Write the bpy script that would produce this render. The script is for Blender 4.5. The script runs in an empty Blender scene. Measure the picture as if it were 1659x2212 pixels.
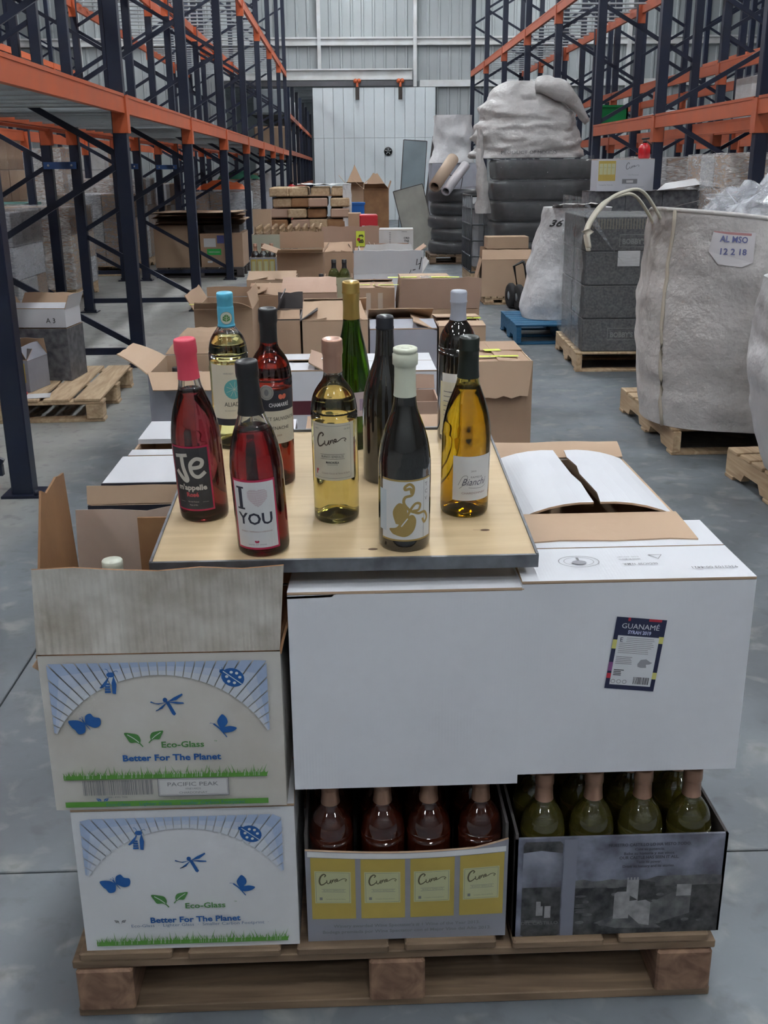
import bpy, math, random
from mathutils import Vector, Matrix, noise
from mathutils.geometry import tessellate_polygon
random.seed(7)
S = bpy.context.scene
COL = S.collection
PI = math.pi
def R(d): return math.radians(d)
# ---------------------------------------------------------------- camera
FPX = 2230.0
PITCH, YAW, ROLL, CAMH = R(18.353), R(1.887), R(0.55), 1.45
fw = Vector((math.sin(YAW)*math.cos(PITCH), math.cos(YAW)*math.cos(PITCH), -math.sin(PITCH)))
r0 = Vector((math.cos(YAW), -math.sin(YAW), 0)); u0 = r0.cross(fw)
rt = r0*math.cos(ROLL) - u0*math.sin(ROLL); up = u0*math.cos(ROLL) + r0*math.sin(ROLL)
CAM = Vector((0, 0, CAMH))
cd = bpy.data.cameras.new('camera'); cam = bpy.data.objects.new('camera', cd); COL.objects.link(cam)
cd.sensor_fit = 'VERTICAL'; cd.sensor_height = 24.0; cd.lens = 24.0*FPX/2212.0
cd.clip_start = 0.05; cd.clip_end = 200
cam.matrix_world = Matrix(((rt.x, up.x, -fw.x, 0), (rt.y, up.y, -fw.y, 0), (rt.z, up.z, -fw.z, CAMH), (0, 0, 0, 1)))
S.camera = cam
def at(px, py, Y):                       # the point seen at a pixel, at a known distance down the aisle
    d = fw*FPX + rt*(px-829.5) + up*(1106-py)
    return CAM + d*(Y/d.y)
def atz(px, py, z):
    d = fw*FPX + rt*(px-829.5) + up*(1106-py)
    return CAM + d*((z-CAMH)/d.z)
# ---------------------------------------------------------------- world and exposure
w = bpy.data.worlds.new('world'); S.world = w; w.use_nodes = True
w.node_tree.nodes['Background'].inputs[0].default_value = (0.72, 0.8, 0.9, 1)
w.node_tree.nodes['Background'].inputs[1].default_value = 0.25
S.view_settings.view_transform = 'Standard'; S.view_settings.look = 'None'
S.view_settings.gamma = 1.0; S.view_settings.use_curve_mapping = False
S.view_settings.exposure = 1.78
# ---------------------------------------------------------------- ceiling lamps (real fixtures are built around them below)
LAMPS = [(x, y) for x in (-5.2, 0.5, 6.2) for y in (-5.6, -2.0, 1.6, 5.2, 8.8, 12.4, 16.0, 19.6, 23.2, 26.8, 30.0)]
LAMP_Z, LAMP_E = 7.2, 46.0

# ---------------------------------------------------------------- materials
MATS = {}
def mat(name, color=(.8, .8, .8), rough=.6, metal=0., nz=None, bump=None, trans=0., ior=1.45, emit=0., alpha=1., wave=None, spec=None, coat=0., col2=None, bd=.004):
    if name in MATS: return MATS[name]
    m = bpy.data.materials.new(name); m.use_nodes = True; MATS[name] = m
    nt = m.node_tree; b = nt.nodes['Principled BSDF']; N = nt.nodes.new; L = nt.links.new
    b.inputs['Base Color'].default_value = (*color, 1); b.inputs['Roughness'].default_value = rough
    b.inputs['Metallic'].default_value = metal; b.inputs['IOR'].default_value = ior
    b.inputs['Transmission Weight'].default_value = trans
    if spec is not None: b.inputs['Specular IOR Level'].default_value = spec
    if coat: b.inputs['Coat Weight'].default_value = coat; b.inputs['Coat Roughness'].default_value = .08
    if emit: b.inputs['Emission Color'].default_value = (*color, 1); b.inputs['Emission Strength'].default_value = emit
    if alpha < 1: b.inputs['Alpha'].default_value = alpha
    tc = N('ShaderNodeTexCoord')
    if nz:                                # (scale, amount[, detail]) colour mottling towards col2
        n = N('ShaderNodeTexNoise'); n.inputs['Scale'].default_value = nz[0]; n.inputs['Detail'].default_value = 6
        L(tc.outputs['Object'], n.inputs['Vector'])
        rp = N('ShaderNodeMapRange'); rp.inputs[1].default_value = .32; rp.inputs[2].default_value = .68
        rp.inputs[3].default_value = 0; rp.inputs[4].default_value = nz[1]; L(n.outputs['Fac'], rp.inputs[0])
        mx = N('ShaderNodeMix'); mx.data_type = 'RGBA'; mx.inputs[6].default_value = (*color, 1)
        c2 = col2 or tuple(c*.45 for c in color); mx.inputs[7].default_value = (*c2, 1)
        L(rp.outputs[0], mx.inputs[0]); L(mx.outputs[2], b.inputs['Base Color'])
    h = None
    if bump:
        n = N('ShaderNodeTexNoise'); n.inputs['Scale'].default_value = bump[0]; n.inputs['Detail'].default_value = 5
        L(tc.outputs['Object'], n.inputs['Vector']); h = n.outputs['Fac']; st = bump[1]
    if wave:                              # (scale, strength, axis)
        n = N('ShaderNodeTexWave'); n.inputs['Scale'].default_value = wave[0]; n.bands_direction = wave[2]
        n.inputs['Distortion'].default_value = .4
        L(tc.outputs['Object'], n.inputs['Vector'])
        if h is not None:
            ad = N('ShaderNodeMath'); ad.operation = 'MULTIPLY_ADD'; L(n.outputs['Fac'], ad.inputs[0]); ad.inputs[1].default_value = wave[1]; L(h, ad.inputs[2]); h = ad.outputs[0]
        else: h = n.outputs['Fac']; st = wave[1]
    if h is not None:
        bp = N('ShaderNodeBump'); bp.inputs['Strength'].default_value = st; bp.inputs['Distance'].default_value = bd
        L(h, bp.inputs['Height']); L(bp.outputs[0], b.inputs['Normal'])
    return m
def wood(name, c1, c2, rough=.75, sc=1.0, axis=0):
    if name in MATS: return MATS[name]
    m = bpy.data.materials.new(name); m.use_nodes = True; MATS[name] = m
    nt = m.node_tree; b = nt.nodes['Principled BSDF']; N = nt.nodes.new; L = nt.links.new
    tc = N('ShaderNodeTexCoord'); mp = N('ShaderNodeMapping'); s = [9*sc, 9*sc, 9*sc]; s[axis] = .9*sc
    mp.inputs['Scale'].default_value = s
    oi = N('ShaderNodeObjectInfo'); L(oi.outputs['Random'], mp.inputs['Location'])
    L(tc.outputs['Object'], mp.inputs[0])
    n = N('ShaderNodeTexNoise'); n.inputs['Scale'].default_value = 3.0; n.inputs['Detail'].default_value = 8; n.inputs['Distortion'].default_value = 1.2
    L(mp.outputs[0], n.inputs['Vector'])
    cr = N('ShaderNodeValToRGB'); cr.color_ramp.elements[0].color = (*c1, 1); cr.color_ramp.elements[1].color = (*c2, 1)
    cr.color_ramp.elements[0].position = .3; cr.color_ramp.elements[1].position = .7
    L(n.outputs['Fac'], cr.inputs[0]); L(cr.outputs[0], b.inputs['Base Color']); b.inputs['Roughness'].default_value = rough
    bp = N('ShaderNodeBump'); bp.inputs['Strength'].default_value = .25; bp.inputs['Distance'].default_value = .003
    L(n.outputs['Fac'], bp.inputs['Height']); L(bp.outputs[0], b.inputs['Normal'])
    return m
def film(name, tint=(.85, .87, .9), cover=.45, sc=9., stretch=(1, 1, 4)):
    m = bpy.data.materials.new(name); m.use_nodes = True; MATS[name] = m
    nt = m.node_tree; N = nt.nodes.new; L = nt.links.new
    out = nt.nodes['Material Output']; b = nt.nodes['Principled BSDF']
    b.inputs['Base Color'].default_value = (*tint, 1); b.inputs['Roughness'].default_value = .1; b.inputs['Specular IOR Level'].default_value = 1.0; b.inputs['Coat Weight'].default_value = 1.0; b.inputs['Coat Roughness'].default_value = .05
    tr = N('ShaderNodeBsdfTransparent'); mx = N('ShaderNodeMixShader')
    tc = N('ShaderNodeTexCoord'); mp = N('ShaderNodeMapping'); mp.inputs['Scale'].default_value = stretch; L(tc.outputs['Object'], mp.inputs[0])
    n = N('ShaderNodeTexNoise'); n.inputs['Scale'].default_value = sc; n.inputs['Detail'].default_value = 6; n.inputs['Distortion'].default_value = 1.5; L(mp.outputs[0], n.inputs['Vector'])
    rp = N('ShaderNodeMapRange'); rp.inputs[1].default_value = .35; rp.inputs[2].default_value = .7; rp.inputs[3].default_value = cover*.4; rp.inputs[4].default_value = min(1, cover*1.6)
    L(n.outputs['Fac'], rp.inputs[0]); L(rp.outputs[0], mx.inputs[0]); L(tr.outputs[0], mx.inputs[1]); L(b.outputs[0], mx.inputs[2]); L(mx.outputs[0], out.inputs[0])
    bp = N('ShaderNodeBump'); bp.inputs['Strength'].default_value = 1.; bp.inputs['Distance'].default_value = .03; L(n.outputs['Fac'], bp.inputs['Height']); L(bp.outputs[0], b.inputs['Normal'])
    return m
WHITE = mat('white_card', (.66, .67, .71), .5, nz=(5, .12), col2=(.5, .5, .52), bump=(30, .10), wave=(60, .1, 'X'))
WHITE2 = mat('white_card_soiled', (.60, .595, .60), .55, nz=(7, .45), col2=(.40, .375, .34), bump=(22, .3))
BROWN = mat('brown_card', (.38, .25, .165), .75, nz=(3, .3), col2=(.29, .185, .12), bump=(40, .12), wave=(70, .25, 'X'))
BROWN2 = mat('light_brown_card', (.45, .315, .215), .75, nz=(3, .3), col2=(.36, .24, .16), bump=(40, .12))
BROWN3 = mat('pink_brown_card', (.42, .28, .21), .75, nz=(4, .3), col2=(.34, .22, .16), bump=(40, .1), wave=(70, .2, 'X'))
KRAFT = mat('stained_kraft_card', (.30, .155, .07), .65, nz=(9, .75), col2=(.17, .08, .035), bump=(25, .3))
DARKC = mat('dark_card', (.07, .06, .06), .6, nz=(5, .3), bump=(30, .1))
GREYC = mat('grey_card', (.36, .37, .42), .6, nz=(5, .3), bump=(30, .12))
BLACKC = mat('black_card', (.025, .028, .04), .45)
WOODP = wood('pallet_wood', (.36, .24, .14), (.56, .42, .27), axis=1)
WOODF = wood('old_pallet_wood', (.10, .065, .04), (.24, .16, .10), axis=0)
WOODFY = wood('old_pallet_block', (.11, .055, .035), (.27, .16, .10), sc=.8, axis=1)
BLUEW = wood('blue_pallet_wood', (.0, .05, .13), (.02, .13, .24), axis=0)
NAVY = mat('navy_steel', (.007, .012, .032), .4, nz=(6, .4), col2=(.016, .018, .028))
ORANGE = mat('orange_steel', (.56, .105, .028), .5, nz=(4, .5), col2=(.40, .10, .05))
ORANGE_R = mat('rust_orange_steel', (.40, .085, .03), .5, nz=(4, .5), col2=(.3, .08, .05))
GALV = mat('galvanised_steel', (.42, .45, .47), .45, .35, nz=(8, .4), col2=(.3, .32, .34))
STEEL = mat('grey_frame_steel', (.22, .23, .25), .5, .6, nz=(30, .7), col2=(.09, .09, .10))
BLACK = mat('black_plastic', (.012, .012, .014), .4)
YELLOWS = mat('yellow_sticker', (.68, .78, .08), .5)
INK = mat('black_ink', (.02, .02, .022), .5)
INKG = mat('grey_ink', (.16, .16, .17), .6)
BAGW = mat('woven_bag', (.56, .54, .53), .7, nz=(3, .4), col2=(.46, .43, .41), bump=(5, 1.), bd=.05)
BAGW2 = mat('woven_bag_white', (.66, .66, .68), .6, nz=(3, .4), col2=(.5, .5, .5), bump=(6, 1.), bd=.04)
BAGG = mat('shiny_grey_bag', (.48, .465, .46), .38, nz=(3, .4), col2=(.36, .35, .35), bump=(6, 1.), bd=.05)
FILM = film('stretch_film', (.9, .92, .95), .48)
FILM2 = film('stretch_film_heavy', (.6, .63, .68), .36, 12., (1, 1, 4))
FILM3 = film('stretch_film_thin', (.4, .42, .45), .14, 10., (1, 1, 9))

# ---------------------------------------------------------------- mesh helper
class M:
    def __init__(s): s.v = []; s.f = []; s.m = []; s.sm = []
    def add(s, vs, fs, mi=0, smooth=False):
        o = len(s.v); s.v += [tuple(v) for v in vs]; s.f += [tuple(i+o for i in f) for f in fs]
        s.m += [mi]*len(fs); s.sm += [smooth]*len(fs); return s
    def box(s, x0, x1, y0, y1, z0, z1, mi=0):
        v = [(x0, y0, z0), (x1, y0, z0), (x1, y1, z0), (x0, y1, z0), (x0, y0, z1), (x1, y0, z1), (x1, y1, z1), (x0, y1, z1)]
        return s.add(v, [(3, 2, 1, 0), (4, 5, 6, 7), (0, 1, 5, 4), (1, 2, 6, 5), (2, 3, 7, 6), (3, 0, 4, 7)], mi)
    def cbox(s, x0, x1, y0, y1, z0, z1, c=.004, mi=0):     # chamfered box
        v = []; 
        for (zz, q) in ((z0, c), (z0+c, 0), (z1-c, 0), (z1, c)):
            X0, X1, Y0, Y1 = x0+q, x1-q, y0+q, y1-q
            e = c
            v += [(X0+e, Y0, zz), (X1-e, Y0, zz), (X1, Y0+e, zz), (X1, Y1-e, zz), (X1-e, Y1, zz), (X0+e, Y1, zz), (X0, Y1-e, zz), (X0, Y0+e, zz)]
        f = [tuple(range(7, -1, -1)), tuple(range(24, 32))]
        for k in range(3):
            for i in range(8): a = k*8+i; b = k*8+(i+1) % 8; f.append((a, b, b+8, a+8))
        return s.add(v, f, mi)
    def bar(s, p, q, w, h, mi=0, upv=(0, 0, 1)):
        p, q = Vector(p), Vector(q); d = (q-p).normalized(); U = Vector(upv)
        if abs(d.dot(U)) > .98: U = Vector((0, 1, 0))
        a = d.cross(U).normalized()*w/2; b = a.cross(d).normalized()*h/2
        v = [p-a-b, p+a-b, p+a+b, p-a+b, q-a-b, q+a-b, q+a+b, q-a+b]
        return s.add(v, [(3, 2, 1, 0), (4, 5, 6, 7), (0, 1, 5, 4), (1, 2, 6, 5), (2, 3, 7, 6), (3, 0, 4, 7)], mi)
    def lathe(s, prof, n=40, mi=0, c=(0, 0, 0), smooth=True, a0=0., a1=2*PI):
        full = abs(a1-a0-2*PI) < 1e-6; k = n if full else n+1; vs = []
        for (r, z) in prof:
            for i in range(k):
                a = a0+(a1-a0)*i/n; vs.append((c[0]+r*math.sin(a), c[1]-r*math.cos(a), c[2]+z))
        fs = []
        for j in range(len(prof)-1):
            for i in range(n):
                b = (i+1) % k if full else i+1
                fs.append((j*k+i, j*k+b, (j+1)*k+b, (j+1)*k+i))
        return s.add(vs, fs, mi, smooth)
    def tube(s, pts, r, n=8, mi=0, cap=True, flat=1.0):
        pts = [Vector(p) for p in pts]; vs = []; up_ = Vector((0, 0, 1))
        for i, p in enumerate(pts):
            d = (pts[min(i+1, len(pts)-1)]-pts[max(i-1, 0)]).normalized()
            a = d.cross(up_); a = a.normalized() if a.length > .05 else Vector((1, 0, 0)); b = a.cross(d)
            rr = r[i] if isinstance(r, (list, tuple)) else r
            vs += [p+a*(math.cos(2*PI*k/n)*rr)+b*(math.sin(2*PI*k/n)*rr*flat) for k in range(n)]
        fs = [(j*n+k, j*n+(k+1) % n, (j+1)*n+(k+1) % n, (j+1)*n+k) for j in range(len(pts)-1) for k in range(n)]
        if cap: fs += [tuple(range(n-1, -1, -1)), tuple((len(pts)-1)*n+k for k in range(n))]
        return s.add(vs, fs, mi, True)
    def grid(s, fn, nu, nv, mi=0, smooth=True, closeu=False):
        vs = [fn(i/nu, j/nv) for j in range(nv+1) for i in range(nu if closeu else nu+1)]; k = nu if closeu else nu+1
        fs = [(j*k+i, j*k+(i+1) % k, (j+1)*k+(i+1) % k, (j+1)*k+i) for j in range(nv) for i in range(nu)]
        return s.add(vs, fs, mi, smooth)
    def prism(s, pts, z0, z1, mi=0, ax='z'):               # extruded outline
        n = len(pts); f = (lambda x, y, z: (x, y, z)) if ax == 'z' else (lambda x, y, z: (x, z, y))
        tri = tessellate_polygon([[Vector((p[0], p[1], 0)) for p in pts]])
        s.add([f(p[0], p[1], z0) for p in pts]+[f(p[0], p[1], z1) for p in pts],
              [tuple(t) for t in tri]+[tuple(i+n for i in t) for t in tri]+[(i, (i+1) % n, (i+1) % n+n, i+n) for i in range(n)], mi)
        return s
    def build(s, name, mats, parent=None, loc=(0, 0, 0), fix=True):
        me = bpy.data.meshes.new(name); me.from_pydata(s.v, [], s.f)
        if not isinstance(mats, (list, tuple)): mats = [mats]
        for m in mats: me.materials.append(m)
        me.polygons.foreach_set('material_index', s.m); me.polygons.foreach_set('use_smooth', s.sm)
        if fix:
            import bmesh
            b = bmesh.new(); b.from_mesh(me); bmesh.ops.recalc_face_normals(b, faces=b.faces); b.to_mesh(me); b.free()
        me.update()
        o = bpy.data.objects.new(name, me); COL.objects.link(o); o.location = loc
        if parent: o.parent = parent
        return o
def tag(o, label=None, cat=None, group=None, kind=None):
    if label: o['label'] = label
    if cat: o['category'] = cat
    if group: o['group'] = group
    if kind: o['kind'] = kind
    return o
def T(name, label, cat, loc, rz=0., group=None, rx=0.):
    o = bpy.data.objects.new(name, None); COL.objects.link(o); o.location = loc; o.rotation_euler = (rx, 0, rz)
    o.empty_display_size = .1
    return tag(o, label, cat, group)
def copy_tree(o, parent=None):
    c = o.copy(); COL.objects.link(c)
    if parent: c.parent = parent
    for ch in list(o.children): copy_tree(ch, c)
    return c
def dup(o, loc, rz=0., label=None, group=None, name=None):
    c = copy_tree(o); c.location = loc; c.rotation_euler = (o.rotation_euler.x, 0, rz)
    if label: c['label'] = label
    if group: c['group'] = group
    return c
def inst(me_ob, name, parent, loc, rot=(0, 0, 0), scale=None):
    o = bpy.data.objects.new(name, me_ob.data); COL.objects.link(o); o.parent = parent; o.location = loc; o.rotation_euler = rot
    if scale: o.scale = scale
    return o
# ---------------------------------------------------------------- flat print on surfaces
TXT = {}
def text_geo(s_, bold=0., shear=0.):
    k = (s_, bold, shear)
    if k not in TXT:
        c = bpy.data.curves.new('lettering', 'FONT'); c.body = s_; c.size = 1; c.resolution_u = 2; c.offset = bold; c.shear = shear
        o = bpy.data.objects.new('lettering', c); COL.objects.link(o)
        me = bpy.data.meshes.new_from_object(o)
        vs = [(v.co.x, v.co.y) for v in me.vertices]; fs = [tuple(p.vertices) for p in me.polygons]
        bpy.data.objects.remove(o); bpy.data.curves.remove(c); bpy.data.meshes.remove(me)
        wd = max([v[0] for v in vs] or [0]); TXT[k] = (vs, fs, wd)
    return TXT[k]
def crom(pts, n=6):
    P = [Vector((p[0], p[1], 0)) for p in pts]; out = []
    for i in range(len(P)-1):
        a, b, c, d = P[max(i-1, 0)], P[i], P[i+1], P[min(i+2, len(P)-1)]
        for k in range(n):
            t = k/n; out.append(.5*((2*b)+(c-a)*t+(2*a-5*b+4*c-d)*t*t+(3*b-a-3*c+d)*t**3))
    out.append(P[-1]); return [(p.x, p.y) for p in out]
class Canvas:
    def __init__(s, mp): s.mp = mp; s.M = M(); s.mats = []
    def mi(s, m):
        if m not in s.mats: s.mats.append(m)
        return s.mats.index(m)
    def raw(s, vs, fs, m, l):
        s.k = getattr(s, 'k', 0)+1; l = l+.004*(s.k % 200)
        if getattr(s.mp, 'cyl', 0):      # follow the curve of the bottle: split wide triangles
            vs = [tuple(v) for v in vs]; q = [(f[0], f[i], f[i+1]) for f in fs for i in range(1, len(f)-1)]; out = []; mid = {}
            while q:
                t = q.pop(); d = [abs(vs[t[i]][0]-vs[t[(i+1) % 3]][0]) for i in range(3)]; i = d.index(max(d))
                if d[i] < .006: out.append(t); continue
                a, b, c = t[i], t[(i+1) % 3], t[(i+2) % 3]; k = (min(a, b), max(a, b))
                if k not in mid: mid[k] = len(vs); vs.append(((vs[a][0]+vs[b][0])/2, (vs[a][1]+vs[b][1])/2))
                q += [(a, mid[k], c), (mid[k], b, c)]
            fs = out
        s.M.add([s.mp(a, b, l) for a, b in vs], fs, s.mi(m))
    def poly(s, pts, m, l=2):
        tri = tessellate_polygon([[Vector((p[0], p[1], 0)) for p in pts]]); s.raw(pts, [tuple(t) for t in tri], m, l)
    def rect(s, x0, y0, x1, y1, m, l=1, n=1):
        vs = [(x0+(x1-x0)*i/n, y) for y in (y0, y1) for i in range(n+1)]
        s.raw(vs, [(i, i+1, n+2+i, n+1+i) for i in range(n)], m, l)
    def frame(s, x0, y0, x1, y1, t, m, l=2, n=1):
        s.rect(x0, y0, x1, y0+t, m, l, n); s.rect(x0, y1-t, x1, y1, m, l, n); s.rect(x0, y0, x0+t, y1, m, l); s.rect(x1-t, y0, x1, y1, m, l)
    def ell(s, cx, cy, rx, ry, m, l=2, rot=0, n=20):
        c, d = math.cos(rot), math.sin(rot)
        s.poly([(cx+rx*math.cos(a)*c-ry*math.sin(a)*d, cy+rx*math.cos(a)*d+ry*math.sin(a)*c) for a in [2*PI*i/n for i in range(n)]], m, l)
    def ring(s, cx, cy, rx, ry, t, m, l=2, n=24):
        vs = [(cx+(rx-q)*math.cos(2*PI*i/n), cy+(ry-q)*math.sin(2*PI*i/n)) for q in (0, t) for i in range(n)]
        s.raw(vs, [(i, (i+1) % n, n+(i+1) % n, n+i) for i in range(n)], m, l)
    def text(s, t, x, y, size, m, al='c', bold=0., shear=0., l=3, sx=1., width=None, flip=False):
        vs, fs, wd = text_geo(t, bold, shear)
        if width: sx = width/(wd*size) if wd else 1
        o = {'c': -wd*size*sx/2, 'l': 0, 'r': -wd*size*sx}[al]; g = -1 if flip else 1
        s.raw([(x+g*(o+a*size*sx), y+g*b*size) for a, b in vs], fs, m, l)
    def stroke(s, pts, wdt, m, l=3, smooth=True, n=6):
        p = crom(pts, n) if smooth else pts; vs = []
        for i in range(len(p)):
            a, b = p[max(i-1, 0)], p[min(i+1, len(p)-1)]; dx, dy = b[0]-a[0], b[1]-a[1]; q = math.hypot(dx, dy) or 1
            ww = (wdt(i/(len(p)-1)) if callable(wdt) else wdt)/2; vs += [(p[i][0]-dy/q*ww, p[i][1]+dx/q*ww), (p[i][0]+dy/q*ww, p[i][1]-dx/q*ww)]
        s.raw(vs, [(2*i, 2*i+1, 2*i+3, 2*i+2) for i in range(len(p)-1)], m, l)
    def build(s, name, parent): return s.M.build(name, s.mats, parent, fix=False)
EPS = .00018
def face_front(x0, y, z0): return lambda u, v, l: (x0+u, y-EPS*l, z0+v)
def face_right(x, y0, z0): return lambda u, v, l: (x+EPS*l, y0+u, z0+v)
def face_top(x0, y0, z, s=1): return lambda u, v, l: (x0+u, y0+v, z+EPS*l)
def face_cyl(r, z0, phi=0.):
    f = lambda u, v, l: ((r+EPS*.7*l)*math.sin(u/r+phi), -(r+EPS*.7*l)*math.cos(u/r+phi), z0+v)
    f.cyl = 1; return f
# ---------------------------------------------------------------- cartons
def flap(parent, p0, p1, out, L, ang, mats, bend=0., t=.004, skew=(0, 0), name='flap', nu=6, nv=5, rag=0.):
    # hinge p0->p1 (local), "out" = outward direction, angle 0 = straight up, 90 = out, -90 = folded in
    p0, p1, out = Vector(p0), Vector(p1), Vector(out); m = M(); rnd = random.Random(hash((round(p0.x, 3), round(L, 3), ang)) & 0xffff)
    rg = [rnd.uniform(-1, 1)*rag for _ in range(nu+1)]
    def pos(u, v, side):
        q = p0.lerp(p1, u); q += (p1-p0)*((skew[0]*(1-u)-skew[1]*u)*v)
        a = R(ang); d = Vector((0, 0, 0)); N_ = 8; ln = L*v*(1+rg[int(round(u*nu))]) / N_
        for k in range(N_):
            aa = a+R(bend)*v*(k/N_); d += (out*math.sin(aa)+Vector((0, 0, 1))*math.cos(aa))*ln
        aa = a+R(bend)*v; nrm = out*math.cos(aa)-Vector((0, 0, 1))*math.sin(aa)
        return q+d+nrm*(side*t/2)
    k = nu+1
    vs = [pos(i/nu, j/nv, sd) for sd in (1, -1) for j in range(nv+1) for i in range(k)]; o = k*(nv+1)
    fo = [(j*k+i, j*k+i+1, (j+1)*k+i+1, (j+1)*k+i) for j in range(nv) for i in range(nu)]
    m.add(vs, fo, 0); b = len(m.v)-len(vs)
    m.f += [tuple(x+o for x in reversed(f)) for f in fo]; m.m += [1]*len(fo); m.sm += [False]*len(fo)
    e = [(i, i+1, i+1+o, i+o) for i in range(nu)]+[(nv*k+i, nv*k+i+1, nv*k+i+1+o, nv*k+i+o) for i in range(nu)]
    e += [(j*k, (j+1)*k, (j+1)*k+o, j*k+o) for j in range(nv)]+[(j*k+nu, (j+1)*k+nu, (j+1)*k+nu+o, j*k+nu+o) for j in range(nv)]
    m.f += e; m.m += [1]*len(e); m.sm += [False]*len(e)
    return m.build(name, list(mats), parent, fix=False)
def carton(label, X, Y, Z, W, D, H, mo=None, mi=None, flaps=None, rz=0., name='cardboard_box', cat='box', group=None, tape=False, lid=None, wob=0., rag=.04):
    """origin: centre of the footprint; flaps dict f/b/l/r -> (angle, length[, bend[, skew]])"""
    mo = mo or BROWN; mi = mi or BROWN2
    o = T(name, label, cat, (X, Y, Z), rz, group); t = .005; w, d = W/2, D/2; m = M()
    n = 5
    def wall(a, b, nrm):
        a, b, nrm = Vector(a), Vector(b), Vector(nrm)
        def pt(u, v, inn):
            q = a.lerp(b, u)+Vector((0, 0, H*v)); bul = wob*math.sin(PI*u)*math.sin(PI*v)
            return q+nrm*bul-nrm*(t if inn else 0)
        m.grid(lambda u, v: pt(u, v, 0), n, n, 0, False); m.grid(lambda u, v: pt(u, v, 1), n, n, 1, False)
        m.add([pt(0, 1, 0), pt(1, 1, 0), pt(1, 1, 1), pt(0, 1, 1)], [(0, 1, 2, 3)], 1)
    wall((-w, -d, 0), (w, -d, 0), (0, -1, 0)); wall((w, -d, 0), (w, d, 0), (1, 0, 0)); wall((w, d, 0), (-w, d, 0), (0, 1, 0)); wall((-w, d, 0), (-w, -d, 0), (-1, 0, 0))
    m.box(-w+t, w-t, -d+t, d-t, 0, t, 1)
    body = m.build('box_body', [mo, mi], o, fix=False)
    if flaps is None: flaps = dict(f=(-89, D*.5), b=(-89, D*.5), l=(-90.5, W*.45), r=(-90.5, W*.45))
    E_ = dict(f=((-w, -d, H), (w, -d, H), (0, -1, 0)), b=((w, d, H), (-w, d, H), (0, 1, 0)), l=((-w, d, H), (-w, -d, H), (-1, 0, 0)), r=((w, -d, H), (w, d, H), (1, 0, 0)))
    for k, q in flaps.items():
        if q is None: continue
        p0, p1, out = E_[k]; a = q[0]; bend = q[2] if len(q) > 2 else 0; sk = q[3] if len(q) > 3 else (.01, .01)
        zo = .003 if k in 'fb' else -.004
        flap(o, (p0[0], p0[1], H+zo), (p1[0], p1[1], H+zo), out, q[1]*.985, a, (q[4] if len(q) > 4 else mo, mi), bend, skew=sk, rag=rag if a > -80 else 0) if len(q) < 6 else flap(o, (p0[0], p0[1], H+zo), (p1[0], p1[1], H+zo), out, q[1]*.985, a, (q[4], q[5]), bend, skew=sk, rag=rag)
    if tape:
        M().box(-w*.98, w*.98, -.025, .025, H+.0065, H+.0072).build('tape', mat('packing_tape', (.5, .36, .22), .15, spec=.8), o)
    o['_b'] = 0; del o['_b']
    return o, body
def sticker(o, x, y, z, sx, sy, m=None, rz=0., txt=None, face='top', ink=None, name='sticker', bold=.02, ts=.7, label=None):
    if face == 'top': mp = lambda u, v, l: (x+u*math.cos(rz)-v*math.sin(rz), y+u*math.sin(rz)+v*math.cos(rz), z+EPS*l)
    elif face == 'front': mp = lambda u, v, l: (x+u*math.cos(rz)-v*math.sin(rz), y-EPS*l, z+u*math.sin(rz)+v*math.cos(rz))
    c = Canvas(mp)
    if m: c.rect(-sx/2, -sy/2, sx/2, sy/2, m, 1)
    if txt: c.text(txt, 0, -sy*.25, sy*ts, ink or INK, 'c', bold=bold)
    q = c.build(name, o)
    if label: q['label'] = label
    return q
# ---------------------------------------------------------------- bottles
def gmat(name, c, rough=.02, ior=1.5):
    return mat(name, c, rough, trans=1., ior=ior)
BORD = [(.0385, .004), (.0388, .01), (.0388, .178), (.0386, .192), (.0370, .207), (.0330, .221), (.0262, .233), (.0195, .242), (.0162, .250), (.0150, .262), (.0144, .275), (.0142, .300)]
BURG = [(.0415, .004), (.042, .01), (.042, .128), (.041, .150), (.038, .172), (.0325, .194), (.0258, .212), (.0208, .226), (.0182, .238), (.0168, .254), (.0160, .272), (.0153, .302)]
ALSA = [(.0372, .004), (.0378, .01), (.0378, .105), (.0362, .145), (.0315, .182), (.0250, .214), (.0195, .238), (.0168, .256), (.0152, .280), (.0146, .328)]
def dense(p, k=3):
    out = []
    for i in range(len(p)-1):
        a, b, c, d = p[max(i-1, 0)], p[i], p[i+1], p[min(i+2, len(p)-1)]
        n = k if 2 <= i < len(p)-1 else 1
        for j in range(n):
            t = j/n; out.append(tuple(.5*((2*b[q])+(c[q]-a[q])*t+(2*a[q]-5*b[q]+4*c[q]-d[q])*t*t+(3*b[q]-a[q]-3*c[q]+d[q])*t**3) for q in (0, 1)))
    out.append(p[-1]); return out
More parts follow.
